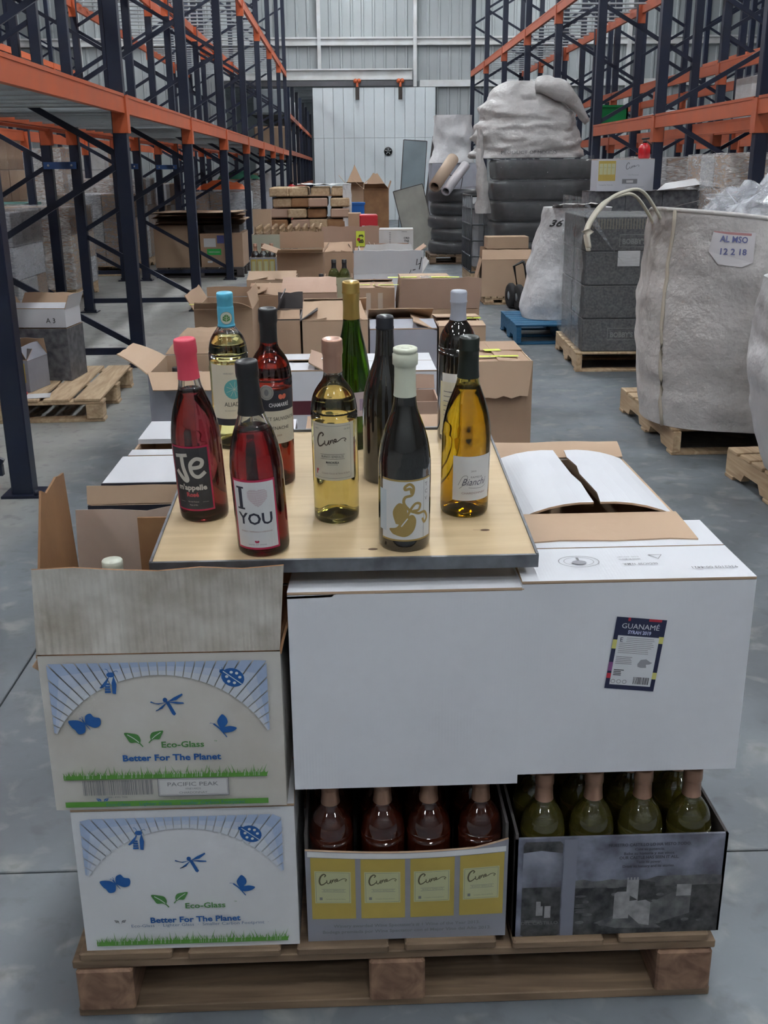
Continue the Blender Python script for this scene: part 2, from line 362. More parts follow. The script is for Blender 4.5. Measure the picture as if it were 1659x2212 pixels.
def bottle(label, prof, glass, wine=None, fill=.24, cap=None, capz=(.245, .31), capr=.0158, capkind='foil', group=None, name='wine_bottle', n=40, k=3, solid=False, top=None, cap_label=None, loc=(0, 0, 0), rz=0, rx=0., lip=True):
    o = T(name, label, 'bottle', loc, rz, group, rx)
    P = dense(prof, k); H = P[-1][1]; m = M()
    punt = [(.0001, .022), (.012, .018), (.024, .007), (.031, .001), (P[0][0]-.002, .0)]
    if solid: m.lathe(punt+P+[(.0001, H)], n)
    else:
        th = .0028; inner = [(max(r-th, .009), z) for r, z in P if z > .009]; inner.reverse()
        m.lathe(punt+P+inner+[(.030, .008), (.02, .014), (.01, .0245), (.0001, .0265)], n)
    g = m.build('glass', glass, o, fix=True)
    if wine:
        th = .0026; q = [(max(r-th, .0092), z) for r, z in P if .009 < z < fill]
        rl = q[-1][0]
        m = M().lathe([(.0001, .0262), (.01, .0242), (.02, .0137), (.030, .0077)]+q+[(rl, fill), (.0001, fill)], n)
        m.build('wine', wine, o)
    if cap:
        z0, z1 = capz; c = capr; h = z1
        base = next(P[i][0]+(P[i+1][0]-P[i][0])*(z0-P[i][1])/max(1e-6, P[i+1][1]-P[i][1]) for i in range(len(P)-1) if P[i][1] <= z0 <= P[i+1][1])+.0008
        under = lambda z: max([c-.0008]+[next((P[i][0]+(P[i+1][0]-P[i][0])*(z-P[i][1])/max(1e-6, P[i+1][1]-P[i][1]) for i in range(len(P)-1) if P[i][1] <= z <= P[i+1][1]), 0)+.0007])
        if capkind == 'foil':     # capsule with a lip bead at the bottle's mouth
            pr = [(base, z0)]+[(under(z0+q), z0+q) for q in (.008, .016, .026)]+[(under(z1-.036), z1-.036), (c-.0004, z1-.026), (c+.0006, z1-.0235), (c+.0009, z1-.018), (c+.0005, z1-.008), (c+.0004, z1-.002), (c-.001, z1), (c-.004, z1+.0003), (c-.0065, z1-.0008), (.0001, z1-.0008)]
        elif capkind == 'head':
            pr = [(base, z0)]+[(under(z0+q), z0+q) for q in (.004, .016, .03)]+[(c-.0006, z1-.030), (c-.0002, z1-.0275), (c+.0022, z1-.0255), (c+.0024, z1-.010), (c+.0004, z1-.0085), (c+.0003, z1-.007), (c+.0015, z1-.006), (c+.0013, z1-.001), (c-.001, z1), (c-.006, z1), (c-.007, z1-.0012), (c-.011, z1-.0012), (c-.0115, z1-.0004), (.0001, z1-.0004)]
        elif capkind == 'plain':
            pr = [(base, z0)]+[(under(z0+q), z0+q) for q in (.006, .014, .024)]+[(c, z1-.024), (c+.001, z1-.0225), (c+.001, z1-.02), (c+.0002, z1-.0185), (c+.0004, z1-.003), (c-.0012, z1), (.0001, z1)]
        else:                     # screw cap with knurled rings
            pr = [(base, z0), (c, z0+.004), (c, z1-.026)]
            for q in range(5): zz = z1-.025+q*.003; pr += [(c-.0007, zz), (c+.0003, zz+.0012)]
            pr += [(c+.0003, z1-.002), (c-.001, z1), (.0001, z1)]
        lo = [(max(r, c-.0010) if z < z1-.03 else r, z) for r, z in pr]; pr = []
        for r, z in lo:
            if not pr or z > pr[-1][1]-.0014: pr.append((r, z))
        m = M().lathe(pr, n); cp = m.build('capsule' if capkind != 'screw' else 'screw_cap', cap, o)
        if cap_label: cp['label'] = cap_label
    return o
# ================================================================= THE BUILDING
WY = 32.0
def st(o): return tag(o, kind='structure')
def concrete():
    m = bpy.data.materials.new('painted_concrete'); m.use_nodes = True; nt = m.node_tree; N = nt.nodes.new; L = nt.links.new; b = nt.nodes['Principled BSDF']
    tc = N('ShaderNodeTexCoord')
    def noise_(sc, det, dist=0.):
        n = N('ShaderNodeTexNoise'); n.inputs['Scale'].default_value = sc; n.inputs['Detail'].default_value = det; n.inputs['Distortion'].default_value = dist; L(tc.outputs['Object'], n.inputs['Vector']); return n.outputs['Fac']
    def rmp(f, a, b_, c, d):
        r = N('ShaderNodeMapRange'); r.inputs[1].default_value = a; r.inputs[2].default_value = b_; r.inputs[3].default_value = c; r.inputs[4].default_value = d; L(f, r.inputs[0]); return r.outputs[0]
    def mix(f, a, c):
        x = N('ShaderNodeMix'); x.data_type = 'RGBA'; L(f, x.inputs[0])
        for k, q in ((6, a), (7, c)):
            if isinstance(q, tuple): x.inputs[k].default_value = (*q, 1)
            else: L(q, x.inputs[k])
        return x.outputs[2]
    base = mix(rmp(noise_(1.1, 7, .6), .35, .65, 0, 1), (.15, .17, .19), (.09, .10, .11))
    # bare, paler concrete under and beside the left racking
    sx = N('ShaderNodeSeparateXYZ'); L(tc.outputs['Object'], sx.inputs[0])
    ad = N('ShaderNodeMath'); ad.operation = 'MULTIPLY_ADD'; L(noise_(.7, 4), ad.inputs[0]); ad.inputs[1].default_value = .7; L(sx.outputs[0], ad.inputs[2])
    left = rmp(ad.outputs[0], -1.25, -.95, 1, 0)
    base = mix(left, base, (.27, .27, .255))
    base = mix(rmp(noise_(9, 12, .5), .55, .72, 0, .5), base, (.31, .31, .29))     # scuffed, chalky patches
    base = mix(rmp(noise_(14, 9, .3), .56, .70, 0, .5), base, (.07, .075, .08))      # dark specks
    L(base, b.inputs['Base Color']); L(rmp(noise_(3, 5), .3, .7, .35, .7), b.inputs['Roughness'])
    bp = N('ShaderNodeBump'); bp.inputs['Strength'].default_value = .25; bp.inputs['Distance'].default_value = .004; L(noise_(24, 8), bp.inputs['Height']); L(bp.outputs[0], b.inputs['Normal'])
    return m
FLOORM = concrete()
# the floor: slabs poured in bays with open joints between
m = M()
xs = [-14, -9.6, -5.0, -1.02, 3.9, 8.6, 14]; ys = [-8, -3.2, 1.92, 7.0, 12.0, 17.0, 22.0, 27.0, 32.0, 40, 50, 62]
for i in range(len(xs)-1):
    for j in range(len(ys)-1): m.cbox(xs[i]+.003, xs[i+1]-.003, ys[j]+.003, ys[j+1]-.003, -.12, 0, .002)
m.box(-14, 14, -8, 62, -.2, -.02)
st(m.build('floor', FLOORM))
SHEET = mat('grey_wall_sheet', (.36, .39, .40), .5, .1, nz=(1.2, .35), col2=(.30, .33, .33))
SHEETD = mat('grey_wall_sheet_stained', (.33, .355, .365), .5, .1, nz=(1.2, .35), col2=(.26, .28, .28))
TRIMW = mat('white_painted_steel', (.62, .64, .65), .5, nz=(3, .5), col2=(.42, .40, .36))
def corr(x0, x1, z0, z1, y, pitch=.31, flip=1):
    m = M(); x = x0; P = []
    while x < x1-1e-6:
        for a, d in ((0, 0), (.70, 0), (.78, -.035), (.92, -.035)):
            if x+a*pitch < x1: P.append((x+a*pitch, y+d*flip))
        x += pitch
    P.append((x1, y))
    for a, b in zip(P, P[1:]): m.add([(a[0], a[1], z0), (b[0], b[1], z0), (b[0], b[1], z1), (a[0], a[1], z1)], [(0, 1, 2, 3)])
    m.box(x0, x1, y+.01, y+.05, z0, z1); return m
m = corr(-14, -3.4, 0, 9.2, WY+.1); st(m.build('wall_back', SHEETD, fix=False))
m = corr(-3.4, 14, 3.86, 4.8, WY+.1); m2 = corr(-3.4, 14, 4.95, 9.2, WY+.1); st(m.build('wall_back', SHEETD, fix=False)); st(m2.build('wall_back', SHEET, fix=False))
m = corr(2.15, 14, 0, 3.86, WY+.1); st(m.build('wall_back', SHEETD, fix=False))
for side, x, f in (('left', -14.0, 1), ('right', 14.0, -1)):
    m = M(); y = -8; s_ = 1 if side == 'left' else -1
    while y < 32:
        for a, b, d in ((0, .28, 0), (.28, .32, .035), (.32, .38, .035)): m.add([(x, y+a, 0), (x, y+b, 0), (x, y+b, 9.2), (x, y+a, 9.2)], [(0, 1, 2, 3)])
        m.box(x-(.0 if s_ > 0 else .04), x+(.04 if s_ > 0 else 0), y+.28, y+.38, 0, 9.2); y += .4
    m.box(x-.1, x, -8, 32, 0, 9.2) if s_ > 0 else m.box(x, x+.1, -8, 32, 0, 9.2)
    st(m.build('wall_'+side, SHEET, fix=False))
st(M().box(-14, 14, -8.1, -8, 0, 9.2).build('wall_front', SHEETD))
m = M(); 
for i in range(14): m.box(-14+i*2, -12.02+i*2, -8, 32.3, 9.2, 9.26)
st(m.build('ceiling', mat('roof_sheet', (.42, .45, .47), .6)))
# steel rails and posts of the back wall
m = M()
for z in (4.80, 4.97): m.box(-14, 14, WY-.06, WY+.08, z, z+.05)
m.box(-14, 14, WY, WY+.06, 4.85, 4.97); st(m.build('trim_1', TRIMW))
st(M().box(2.2, 14, WY-.05, WY+.08, 3.70, 3.88).build('trim_2', TRIMW))
for i, (x, z0) in enumerate(((-.66, 4.1), (2.06, 3.7), (8.2, 0), (-7.4, 0))):
    st(M().box(x-.05, x+.05, WY-.12, WY+.06, z0, 9.2).build('trim_%d' % (i+3), TRIMW))
# sliding door
dr = T('sliding_door', 'tall white panelled sliding door hanging at the far end of the aisle', 'door', (.88, WY-.12, .02)); 
DW = mat('white_door', (.68, .74, .77), .45, nz=(1.5, .35), col2=(.55, .60, .62))
n = 12; wd = 3.53
for k in range(n):
    x0 = -wd/2+wd*k/n
    M().cbox(x0+.004, x0+wd/n-.004, -.03, .03, 0, 2.3, .004).build('door_board', DW, dr) if k == 0 else None
a_ = [o for o in dr.children if o.name.startswith('door_board')][0]
b_ = M().cbox(-wd/2+.004, -wd/2+wd/n-.004, -.03, .03, 2.306, 3.66, .004).build('door_board', DW, dr)
for k in range(1, n): inst(a_, 'door_board', dr, (wd*k/n, 0, 0)); inst(b_, 'door_board', dr, (wd*k/n, 0, 0))
M().box(-wd/2, wd/2, .03, .06, 0, 3.66).build('door_frame', TRIMW, dr)
vent = T('fan_vent', 'small round black fan vent set in the white sliding door', 'vent', (1.27, WY-.165, 1.95))
m = M().lathe([(.001, 0), (.105, 0), (.12, .01), (.12, .03), (.001, .03)], 24); rr = m.build('vent_rim', BLACK, vent); rr.rotation_euler = (R(90), 0, 0)
for k in range(5):
    a = 2*PI*k/5+.3; M().bar((.02*math.cos(a), -.034, .02*math.sin(a)), (.095*math.cos(a), -.034, .095*math.sin(a)), .012, .055, upv=(0, 1, 0)).build('fan_blade', TRIMW if k % 2 == 0 else GALV, vent)
M().lathe([(.001, .034), (.03, .034), (.03, .031)], 12).build('fan_hub', BLACK, vent).rotation_euler = (R(90), 0, 0)
ra = T('door_rail', 'long white steel beam carrying the sliding door', 'rail', (-.7, WY-.1, 3.72))
M().box(-2.7, 2.68, -.09, .1, .16, .2).box(-2.7, 2.68, -.01, .02, .2, .42).box(-2.7, 2.68, -.09, .1, .42, .46).build('beam', TRIMW, ra)
M().box(-2.7, 2.68, -.08, .1, .0, .14).build('track', mat('dark_rail', (.10, .10, .11), .5, .4), ra)
for i, x in enumerate((.4, 1.63)):
    rl = T('door_roller', 'orange roller hanger on the %s side of the sliding door' % ('left', 'right')[i], 'roller', (x, WY-.26, 3.35), group=None)
    M().box(-.055, .055, 0, .04, 0, .36).build('hanger_plate', mat('rusty_plate', (.06, .05, .045), .6, .3, nz=(20, .6)), rl)
    M().tube([(-.05, -.02, .5), (-.05, .06, .5)], .06, 14).tube([(.05, -.02, .5), (.05, .06, .5)], .06, 14).box(-.03, .03, -.01, .04, .34, .46).build('wheel', ORANGE, rl)
# ---------------------------------------------------------------- hall beyond the opening
ROOF2 = mat('far_roof_sheet', (.45, .45, .44), .6)
st(M().box(-14, 14, WY+.3, 62, 5.2, 5.25).build('ceiling', ROOF2)); st(M().box(-6, 14, 62, 62.1, 0, 6).build('wall_back', SHEET))
st(M().box(-6.1, -6, WY+.3, 62, 0, 6).build('wall_left', SHEET))
m = M(); 
for k in range(12): m.box(-6, 3, 34+k*2.3, 34.12+k*2.3, 4.9, 5.2)
st(m.build('trim_7', GALV))
# ---------------------------------------------------------------- ceiling lamps
LAMPM = mat('fluorescent_tube', (.93, .97, 1.), emit=LAMP_E)
proto = T('ceiling_lamp', '', 'lamp', (0, 0, 0)); 
hb = M().box(-.2, .2, -.62, .62, .03, .09).box(-.2, -.17, -.62, .62, -.02, .03).box(.17, .2, -.62, .62, -.02, .03).build('lamp_housing', TRIMW, proto)
tb = M().tube([(-.12, -.6, 0), (-.12, .6, 0)], .014, 8).build('lamp_tube', LAMPM, proto)
for x in (-.04, .04, .12): inst(tb, 'lamp_tube', proto, (x+.12, 0, 0))
cb = M().tube([(0, -.4, .09), (0, -.4, 2.0)], .006, 6).tube([(0, .4, .09), (0, .4, 2.0)], .006, 6).build('lamp_cord', BLACK, proto)
cn = {-5.2: 'over the left racking', .5: 'over the middle aisle', 6.2: 'over the right racking'}
for i, (x, y) in enumerate(LAMPS):
    o = proto if i == 0 else copy_tree(proto); o.location = (x, y, LAMP_Z)
    o['label'] = '%s four tube ceiling lamp in the row hanging high %s' % (('rearmost', 'second', 'third', 'fourth', 'fifth', 'sixth', 'seventh', 'eighth', 'ninth', 'tenth', 'farthest')[i % 11], cn[x]); o['group'] = 'ceiling lamps '+cn[x]; o['category'] = 'lamp'
for k in range(6):
    o = copy_tree(proto); o.location = (-.4+(k % 2)*7, 34.5+k*4.2, 4.75); o['label'] = '%s ceiling lamp in the hall behind the opening' % ('nearest', 'second', 'third', 'fourth', 'fifth', 'farthest')[k]; o['group'] = 'lamps in the far hall'

# ================================================================= PALLET RACKING
def rack(label, x0, x1, ys, top, levels, slat_level=None, panel_level=None, beammat=ORANGE, sgn=1, beam_x=None, skip=None, nodes0=.12, bm_front=None, near_shift=0.):
    """one run of racking; x0 = front posts (aisle side), x1 = rear posts; levels = beam mid heights"""
    o = T('pallet_rack', label, 'rack', (x0, ys[0], 0)); X = x1-x0
    pm = M(); a, b = .05, .045
    s_ = 1 if X > 0 else -1
    pm.box(-a, a, -b, -b+.004, 0, top); pm.box(-a, a, b-.004, b, 0, top); pm.box(-a if s_ < 0 else a-.004, (-a+.004) if s_ < 0 else a, -b, b, 0, top)
    pm.box(-a, -a+.02, -b, b, 0, top) if s_ > 0 else pm.box(a-.02, a, -b, b, 0, top)
    pm = M().cbox(-a, a, -b, b, 0, top, .006)
    P = pm.build('upright_post', NAVY, o)
    ft = M().box(-.09, .09, -.08, .08, 0, .012).tube([(.07, -.06, .01), (.07, -.06, .035)], .012, 6).tube([(-.07, .06, .01), (-.07, .06, .035)], .012, 6).build('foot_plate', NAVY, o)
    hl = M()
    for q in range(60):
        zz = .1+q*.05
        if zz < 3: hl.add([(a+.0008, -.016, zz), (a+.0008, -.008, zz), (a+.0008, -.008, zz+.012), (a+.0008, -.016, zz+.012)] if s_ < 0 else [(-a-.0008, -.016, zz), (-a-.0008, -.008, zz), (-a-.0008, -.008, zz+.012), (-a-.0008, -.016, zz+.012)], [(0, 1, 2, 3)])
    HO = hl.build('slot_holes', mat('worn_steel', (.25, .27, .3), .4, .6), o, fix=False)
    nd = [nodes0+.7*k for k in range(int((top-.3)/.7)+1)]
    bm = M().bar((0, 0, nodes0), (X, 0, nodes0), .03, .05)
    BH = bm.build('frame_brace', NAVY, o)
    BD = []
    for k in range(len(nd)-1):
        za, zb = nd[k], nd[k+1]; p = (0, 0, za+.03) if k % 2 == 0 else (X, 0, za+.03); q = (X, 0, zb) if k % 2 == 0 else (0, 0, zb)
        BD.append(M().bar(p, q, .025, .045).build('frame_brace', NAVY, o))
    base = [P, ft, HO, BH]+BD
    for i, y in enumerate(ys):
        dy = y-ys[0]
        for xx in (0, X):
            if i == 0 and xx == 0: continue
            sh = near_shift if (i == 1 and xx == 0) else 0
            inst(P, 'upright_post', o, (xx+sh, dy, 0)); inst(ft, 'foot_plate', o, (xx+sh, dy, 0))
            if i < 2 and xx == 0: inst(HO, 'slot_holes', o, (xx, dy, 0))
        if i:
            for q in BH, *BD: inst(q, 'frame_brace', o, (0, dy, 0))
    HO.parent = P; 
    # beams
    cache = {}
    for li, (z, ia, ib) in enumerate(levels):
        for i in range(ia, ib):
            L_ = ys[i+1]-ys[i]; key = round(L_, 2)
            if key not in cache:
                bb = M(); bb.box(-.022, .022, .05, L_-.05, -.065, .065)
                bb.box(-.026, .026, .05, L_-.05, .045, .067)
                e = M().box(-.055, .055, -.05, .05, -.2, .055).box(-.03, .03, .05, .062, -.1, .07)
                cache[key] = (bb, e)
            bb, e = cache[key]
            for xx, g in ((0, -s_), (X, s_)):
                if (li, key) not in cache.get('o', {}):
                    B = bb.build('load_beam', (bm_front or beammat), o); E2 = e.build('beam_connector', (bm_front or beammat), B)
                    cache.setdefault('o', {})[(li, key)] = (B, E2)
                    B.location = (xx+g*.032, ys[i]-ys[0], z); E2.location = (-g*.02, 0, -.0)
                else:
                    B0, E0 = cache['o'][(li, key)]; B = inst(B0, 'load_beam', o, (xx+g*.032, ys[i]-ys[0], z)); inst(E0, 'beam_connector', B, (-g*.02, 0, 0))
    def deck(z, ia, ib, pitch, wdt, thick, nm, m_, lo=None):
        w0 = abs(X)-.03; D0 = None; nn = 0
        for i in range(ia, ib):
            y = ys[i]+.08
            while y < ys[i+1]-.08-wdt*.5:
                if nn < 295:
                    if D0 is None:
                        d_ = M(); d_.box(min(0, X)+.02, max(0, X)-.02, 0, wdt, 0, thick); d_.box(min(0, X)+.02, max(0, X)-.02, 0, .006, -.02 if wdt > .2 else -.004, 0); D0 = d_.build(nm, m_, o); D0.location = (0, y-ys[0], z)
                    else: inst(D0, nm, o, (0, y-ys[0], z))
                nn += 1; y += pitch
    for (z, ia, ib, pitch, wdt, th, nm) in (slat_level or []): deck(z, ia, ib, pitch, wdt, th, nm, GALV)
    return o
LY = [4.75+3.38*k for k in range(-1, 9)]; LY = [y for y in LY if y < 31.8]; LY[-1] = 31.45
rack('long navy and orange pallet rack along the left of the aisle', -1.64, -2.81, LY, 6.2, [(1.92, 0, len(LY)-1), (4.0, 0, len(LY)-1)],
     slat_level=[(1.90, 1, len(LY)-1, .42, .41, .012, 'deck_panel'), (4.03, 3, len(LY)-1, .46, .10, .016, 'deck_slat')], near_shift=.09)
rack('navy and orange rack back to back behind the left rack', -3.10, -4.27, LY, 6.2, [(1.92, 0, len(LY)-1), (4.0, 0, len(LY)-1)],
     slat_level=[(4.03, 2, len(LY)-1, .46, .10, .016, 'deck_slat')], nodes0=.12)
rack('rack across the next aisle on the far left', -7.3, -8.5, LY[::1], 6.2, [(1.92, 0, len(LY)-1), (4.0, 0, len(LY)-1)], nodes0=.12)
sp = T('row_spacer', 'nearest blue steel spacer bar joining the left racks', 'spacer', (-2.96, LY[2], 1.52), group='light blue row spacers'); BL = mat('bright_blue_steel', (.03, .09, .26), .4, nz=(9, .4))
M().bar((-.17, -.07, 0), (.17, -.07, 0), .012, .07, upv=(0, 0, 1)).build('spacer_bar', BL, sp); M().tube([(-.12, -.08, 0), (-.12, -.065, 0)], .012, 8).tube([(.12, -.08, 0), (.12, -.065, 0)], .012, 8).build('bolts', GALV, sp)
for k in (3, 4, 5): dup(sp, (-2.96, LY[k], 1.52), 0, '%s blue steel spacer bar joining the left racks' % {3: 'second', 4: 'third', 5: 'farthest'}[k])
RY = [5.6+2.75*k for k in range(-1, 9)]; RY[-1] = 27.5
rack('long navy and orange pallet rack along the right of the aisle', 3.2, 4.4, RY, 6.4, [(1.89, 0, 4), (3.66, 3, len(RY)-1)],
     slat_level=[(3.68, 3, len(RY)-1, .46, .10, .016, 'deck_slat')], bm_front=ORANGE_R, nodes0=.55)
rack('orange racks back to back behind the right rack', 4.75, 5.95, RY[:9], 6.4, [(1.89, 0, 8), (2.62, 3, 8)], bm_front=ORANGE_R, nodes0=.2)
rack('rack on the far side of the next right aisle', 8.1, 9.3, RY[:9], 6.4, [(1.89, 0, 8), (3.55, 0, 8)], bm_front=ORANGE_R, nodes0=.2)
# racks of the hall beyond, seen through the door opening
o = T('pallet_rack', 'red rack full of wrapped loads in the hall beyond the opening', 'rack', (-1.75, 35, 0))
for k in range(8):
    M().box(-.06, .06, k*3.2-.05, k*3.2+.05, 0, 4.2).build('upright_post', NAVY, o)
    if k < 7:
        for z in (.9, 2.0, 3.1): M().box(-.04, .06, k*3.2, k*3.2+3.2, z-.08, z+.06).build('load_beam', ORANGE_R, o); M().box(-1.2, -.045, k*3.2+.05, k*3.2+3.15, z+.03, z+.055).build('shelf_deck', GALV, o)
for k in range(10):
    for j, z in enumerate((0.0, .957, 2.057, 3.157)):
        h = .72+.12*((k*7+j*3) % 3)/2; mm = (FILM2, BROWN, WHITE2, DARKC)[(k+j*2) % 4] if j < 3 else (WHITE2 if k % 2 else GALV)
        b = M().cbox(-.5, .5, -.45, .45, 0, h, .03).build('wrapped_load', BROWN if mm is FILM2 else mm)
        b.location = (-2.35, 35.4+k*1.12, z+.001); tag(b, '%s load in the red rack of the far hall, %s along, %s' % ({'wrapped_load': 'boxed'}['wrapped_load'], ('nearest', 'second', 'third', 'fourth', 'fifth', 'sixth', 'seventh', 'eighth', 'ninth', 'farthest')[k], ('on the floor', 'on the lowest shelf', 'on the middle shelf', 'on the top shelf')[j]), 'load', 'loads in the far hall rack')
# ================================================================= PALLETS
def pallet(label, X, Y, W, D, m_=None, rz=0., H=.145, along='y', group=None, nslat=7, mblk=None, solid=False, Z=0.):
    """origin = centre; deck boards run along x, stringers/blocks below"""
    m_ = m_ or WOODP; mblk = mblk or m_
    o = T('wooden_pallet', label, 'pallet', (X, Y, Z), rz, group); w, d = W/2, D/2; rnd = random.Random(int(X*100+Y*10))
    bt = .018; 
    if solid:           # stringer pallet, boards across
        for i in range(3):
            x = (-w+.025, 0, w-.025)[i]; m = M()
            pts = [(-d, .018), (d, .018), (d, H-bt), (-d, H-bt)]; n1 = d*.62; n2 = d*.18
            pts = [(-d, .018), (-n1, .018), (-n1+.03, .058), (-n2-.03, .058), (-n2, .018), (n2, .018), (n2+.03, .058), (n1-.03, .058), (n1, .018), (d, .018), (d, H-bt), (-d, H-bt)]
            tri = tessellate_polygon([[Vector((p[0], p[1], 0)) for p in pts]]); n = len(pts)
            m.add([(x-.02, p[0], p[1]) for p in pts]+[(x+.02, p[0], p[1]) for p in pts], [tuple(t) for t in tri]+[tuple(a+n for a in t) for t in tri]+[(a, (a+1) % n, (a+1) % n+n, a+n) for a in range(n)])
            m.build('stringer', m_, o)
    else:
        for i in range(3):
            for j in range(3):
                x = (-w+.055, 0, w-.055)[i]; y = (-d+.06, 0, d-.06)[j]
                M().cbox(-.05, .05, -.06, .06, .02, H-2*bt, .004).build('block', mblk, o, (x, y, 0))
        for j in range(3): M().cbox(-w, w, -.055, .055, H-2*bt+.001, H-bt, .002).build('cross_board', m_, o, (0, (-d+.06, 0, d-.06)[j], 0))
    ax = solid
    nn = nslat
    for k in range(nn):
        if ax: M().cbox(-w, w, -d/nn*.82, d/nn*.82, H-bt+.001, H, .003).build('deck_board', m_, o, (rnd.uniform(-.004, .004), -d+(k+.5)*D/nn, 0))
        else: M().cbox(-w/nn*.85, w/nn*.85, -d, d, H-bt+.001, H, .003).build('deck_board', m_, o, (-w+(k+.5)*W/nn, rnd.uniform(-.004, .004), 0))
    for k in range(3):
        if ax: M().cbox(-w, w, -.045, .045, 0, .017, .002).build('bottom_board', m_, o, (0, (-d+.05, 0, d-.05)[k], 0))
        else: M().cbox(-w, w, -.05, .05, 0, .019, .002).build('bottom_board', m_, o, (0, (-d+.06, 0, d-.06)[k], 0))
    return o
# ---------------- foreground pallet, its front edge at 1.50 m
PZ = .145
fp = pallet('old brown wooden pallet under the foreground wine cases', .065, 2.02, 1.15, 1.05, WOODF, mblk=WOODFY, H=.145, nslat=6)
# ---------------- prints
BLUEI = mat('blue_print', (.012, .09, .30), .5); GREENI = mat('green_print', (.06, .20, .05), .5); GREEN2 = mat('bright_green_print', (.09, .26, .04), .5)
SKY = [mat('pale_blue_print_%s' % n, c, .5) for n, c in (('deep', (.33, .41, .58)), ('mid', (.44, .50, .62)), ('light', (.54, .57, .63)))]
PAPER = mat('white_print', (.62, .62, .63), .5)
def bfly(c, x, y, s, rot, m):
    def W(pts): 
        a, b = math.cos(rot), math.sin(rot); return [(x+s*(p*a-q*b), y+s*(p*b+q*a)) for p, q in pts]
    c.poly(W(crom([(0, 0), (.12, .5), (.45, .62), (.62, .35), (.95, .2), (.85, -.25), (.45, -.35), (0, 0)], 4)[:-1]), m)
    c.poly(W(crom([(0, 0), (-.35, .28), (-.95, .35), (-.85, -.1), (-.7, -.3), (-.55, -.62), (-.15, -.55), (0, 0)], 4)[:-1]), m, 2)
    c.stroke(W([(-.1, .3), (0, 0), (.2, -.45)]), lambda t: s*.1*(1-t*.7), m); c.stroke(W([(-.1, .28), (-.2, .42), (-.28, .36)]), s*.03, m); c.stroke(W([(-.08, .3), (-.06, .46), (-.12, .5)]), s*.03, m)
def bfly2(c, x, y, s, m):
    c.poly([(x+s*p, y+s*q) for p, q in crom([(-.2, .0), (-.35, .45), (-.15, .85), (.05, 1.0), (.3, .7), (.35, .35), (.15, .05), (.5, .1), (.95, -.05), (.7, -.3), (.3, -.4), (-.0, -.35), (-.2, 0)], 4)[:-1]], m)
    c.stroke([(x-s*.6, y+s*.3), (x-s*.2, y-s*.1), (x+s*.25, y-s*.75)], lambda t: s*.13*(1-.5*t), m); c.stroke([(x-s*.58, y+s*.3), (x-s*.8, y+s*.36), (x-s*.85, y+s*.3)], s*.03, m)
def ladybug(c, x, y, s, m):
    c.ell(x, y, s, s*.85, m, 2, -.5); c.ell(x-s*.85, y+s*.6, s*.25, s*.2, m, 2)
    c.stroke([(x-s*.8, y+s*.62), (x+s*.72, y-s*.62)], s*.07, PAPER, 3)
    for p, q in ((-.1, .5), (.35, .4), (.6, .02), (-.5, .1), (-.35, -.35), (.12, -.5)): c.ell(x+s*p, y+s*q, s*.14, s*.13, PAPER, 3, n=10)
    c.stroke([(x-s*.95, y+s*.75), (x-s*1.1, y+s*.8)], s*.04, m); c.stroke([(x-s*.85, y+s*.8), (x-s*.85, y+s*.98)], s*.04, m)
def dfly(c, x, y, s, m):
    c.ell(x-s*.12, y+s*.25, s*.14, s*.16, m)
    for (a, b, q) in ((1.0, .62, .1), (1.05, .0, .1), (-1.05, .12, .1), (-.75, -.5, .1)): c.poly([(x+s*p, y+s*r) for p, r in ((0, .1), (a*.5-b*.12, b*.5+a*.12*.9), (a*.95, b+.06), (a, b-.03), (a*.55+b*.08, b*.45-.03))], m)
    c.poly([(x-s*.12, y+s*.15), (x+s*.1, y+s*.15), (x+s*.5, y-s*.72), (x+s*.38, y-s*.85), (x+s*.26, y-s*.75)], m)
def bee(c, x, y, s, m):
    c.ell(x+s*.1, y+s*.55, s*.28, s*.2, m, n=12)
    c.poly([(x+s*.05, y+s*.5), (x-s*.75, y-s*.45), (x-s*.62, y-s*.5), (x-s*.3, y-s*.3)], m); c.poly([(x+s*.3, y+s*.5), (x+s*.45, y-s*.2), (x+s*.35, y-s*.95), (x+s*.12, y-s*.9), (x+s*.12, y-s*.1)], m)
    for k in range(4): c.rect(x-s*(.32+.03*k), y-s*(.25+.2*k), x-s*(.02-.01*k), y-s*(.1+.2*k), m)
    c.stroke([(x, y+s*.7), (x-s*.1, y+s*.95), (x-s*.25, y+s*1.0)], s*.04, m); c.stroke([(x+s*.2, y+s*.7), (x+s*.5, y+s*.85), (x+s*.62, y+s*.75)], s*.04, m)
def leaf(c, x, y, s, g, m, vein=PAPER):
    c.poly([(x+g*s*p, y+s*q) for p, q in crom([(0, 0), (.3, .15), (.75, .15), (1.0, .55), (1.2, 1.05), (.6, 1.0), (.1, .85), (-.1, .4), (0, 0)], 4)[:-1]], m)
    c.stroke([(x+g*s*.95, y+s*.9), (x+g*s*.4, y+s*.5), (x-g*s*.0, y+s*.1)], s*.07, vein, 3); c.stroke([(x+g*s*.05, y+s*.15), (x-g*s*.25, y-s*.25)], s*.1, m)
def grass(c, x0, x1, y, h, rnd, m=GREEN2):
    n = int((x1-x0)/.0016); top = [(x0, y)]
    c.rect(x0, y, x1, y+h*.35, m, 1)
    for i in range(n):
        x = x0+(x1-x0)*(i+.5)/n; hh = h*rnd.uniform(.45, 1.25 if i % 4 == 0 else .8); dx = rnd.uniform(-.4, .4)*hh
        c.poly([(x-.0012, y+h*.2), (x+.0012, y+h*.2), (x+dx, y+hh)], m, 2)
    for i in range(n//4):
        x = rnd.uniform(x0, x1); c.stroke([(x, y+.002), (x+.001, y+h*.5)], .0005, PAPER, 3, smooth=False)
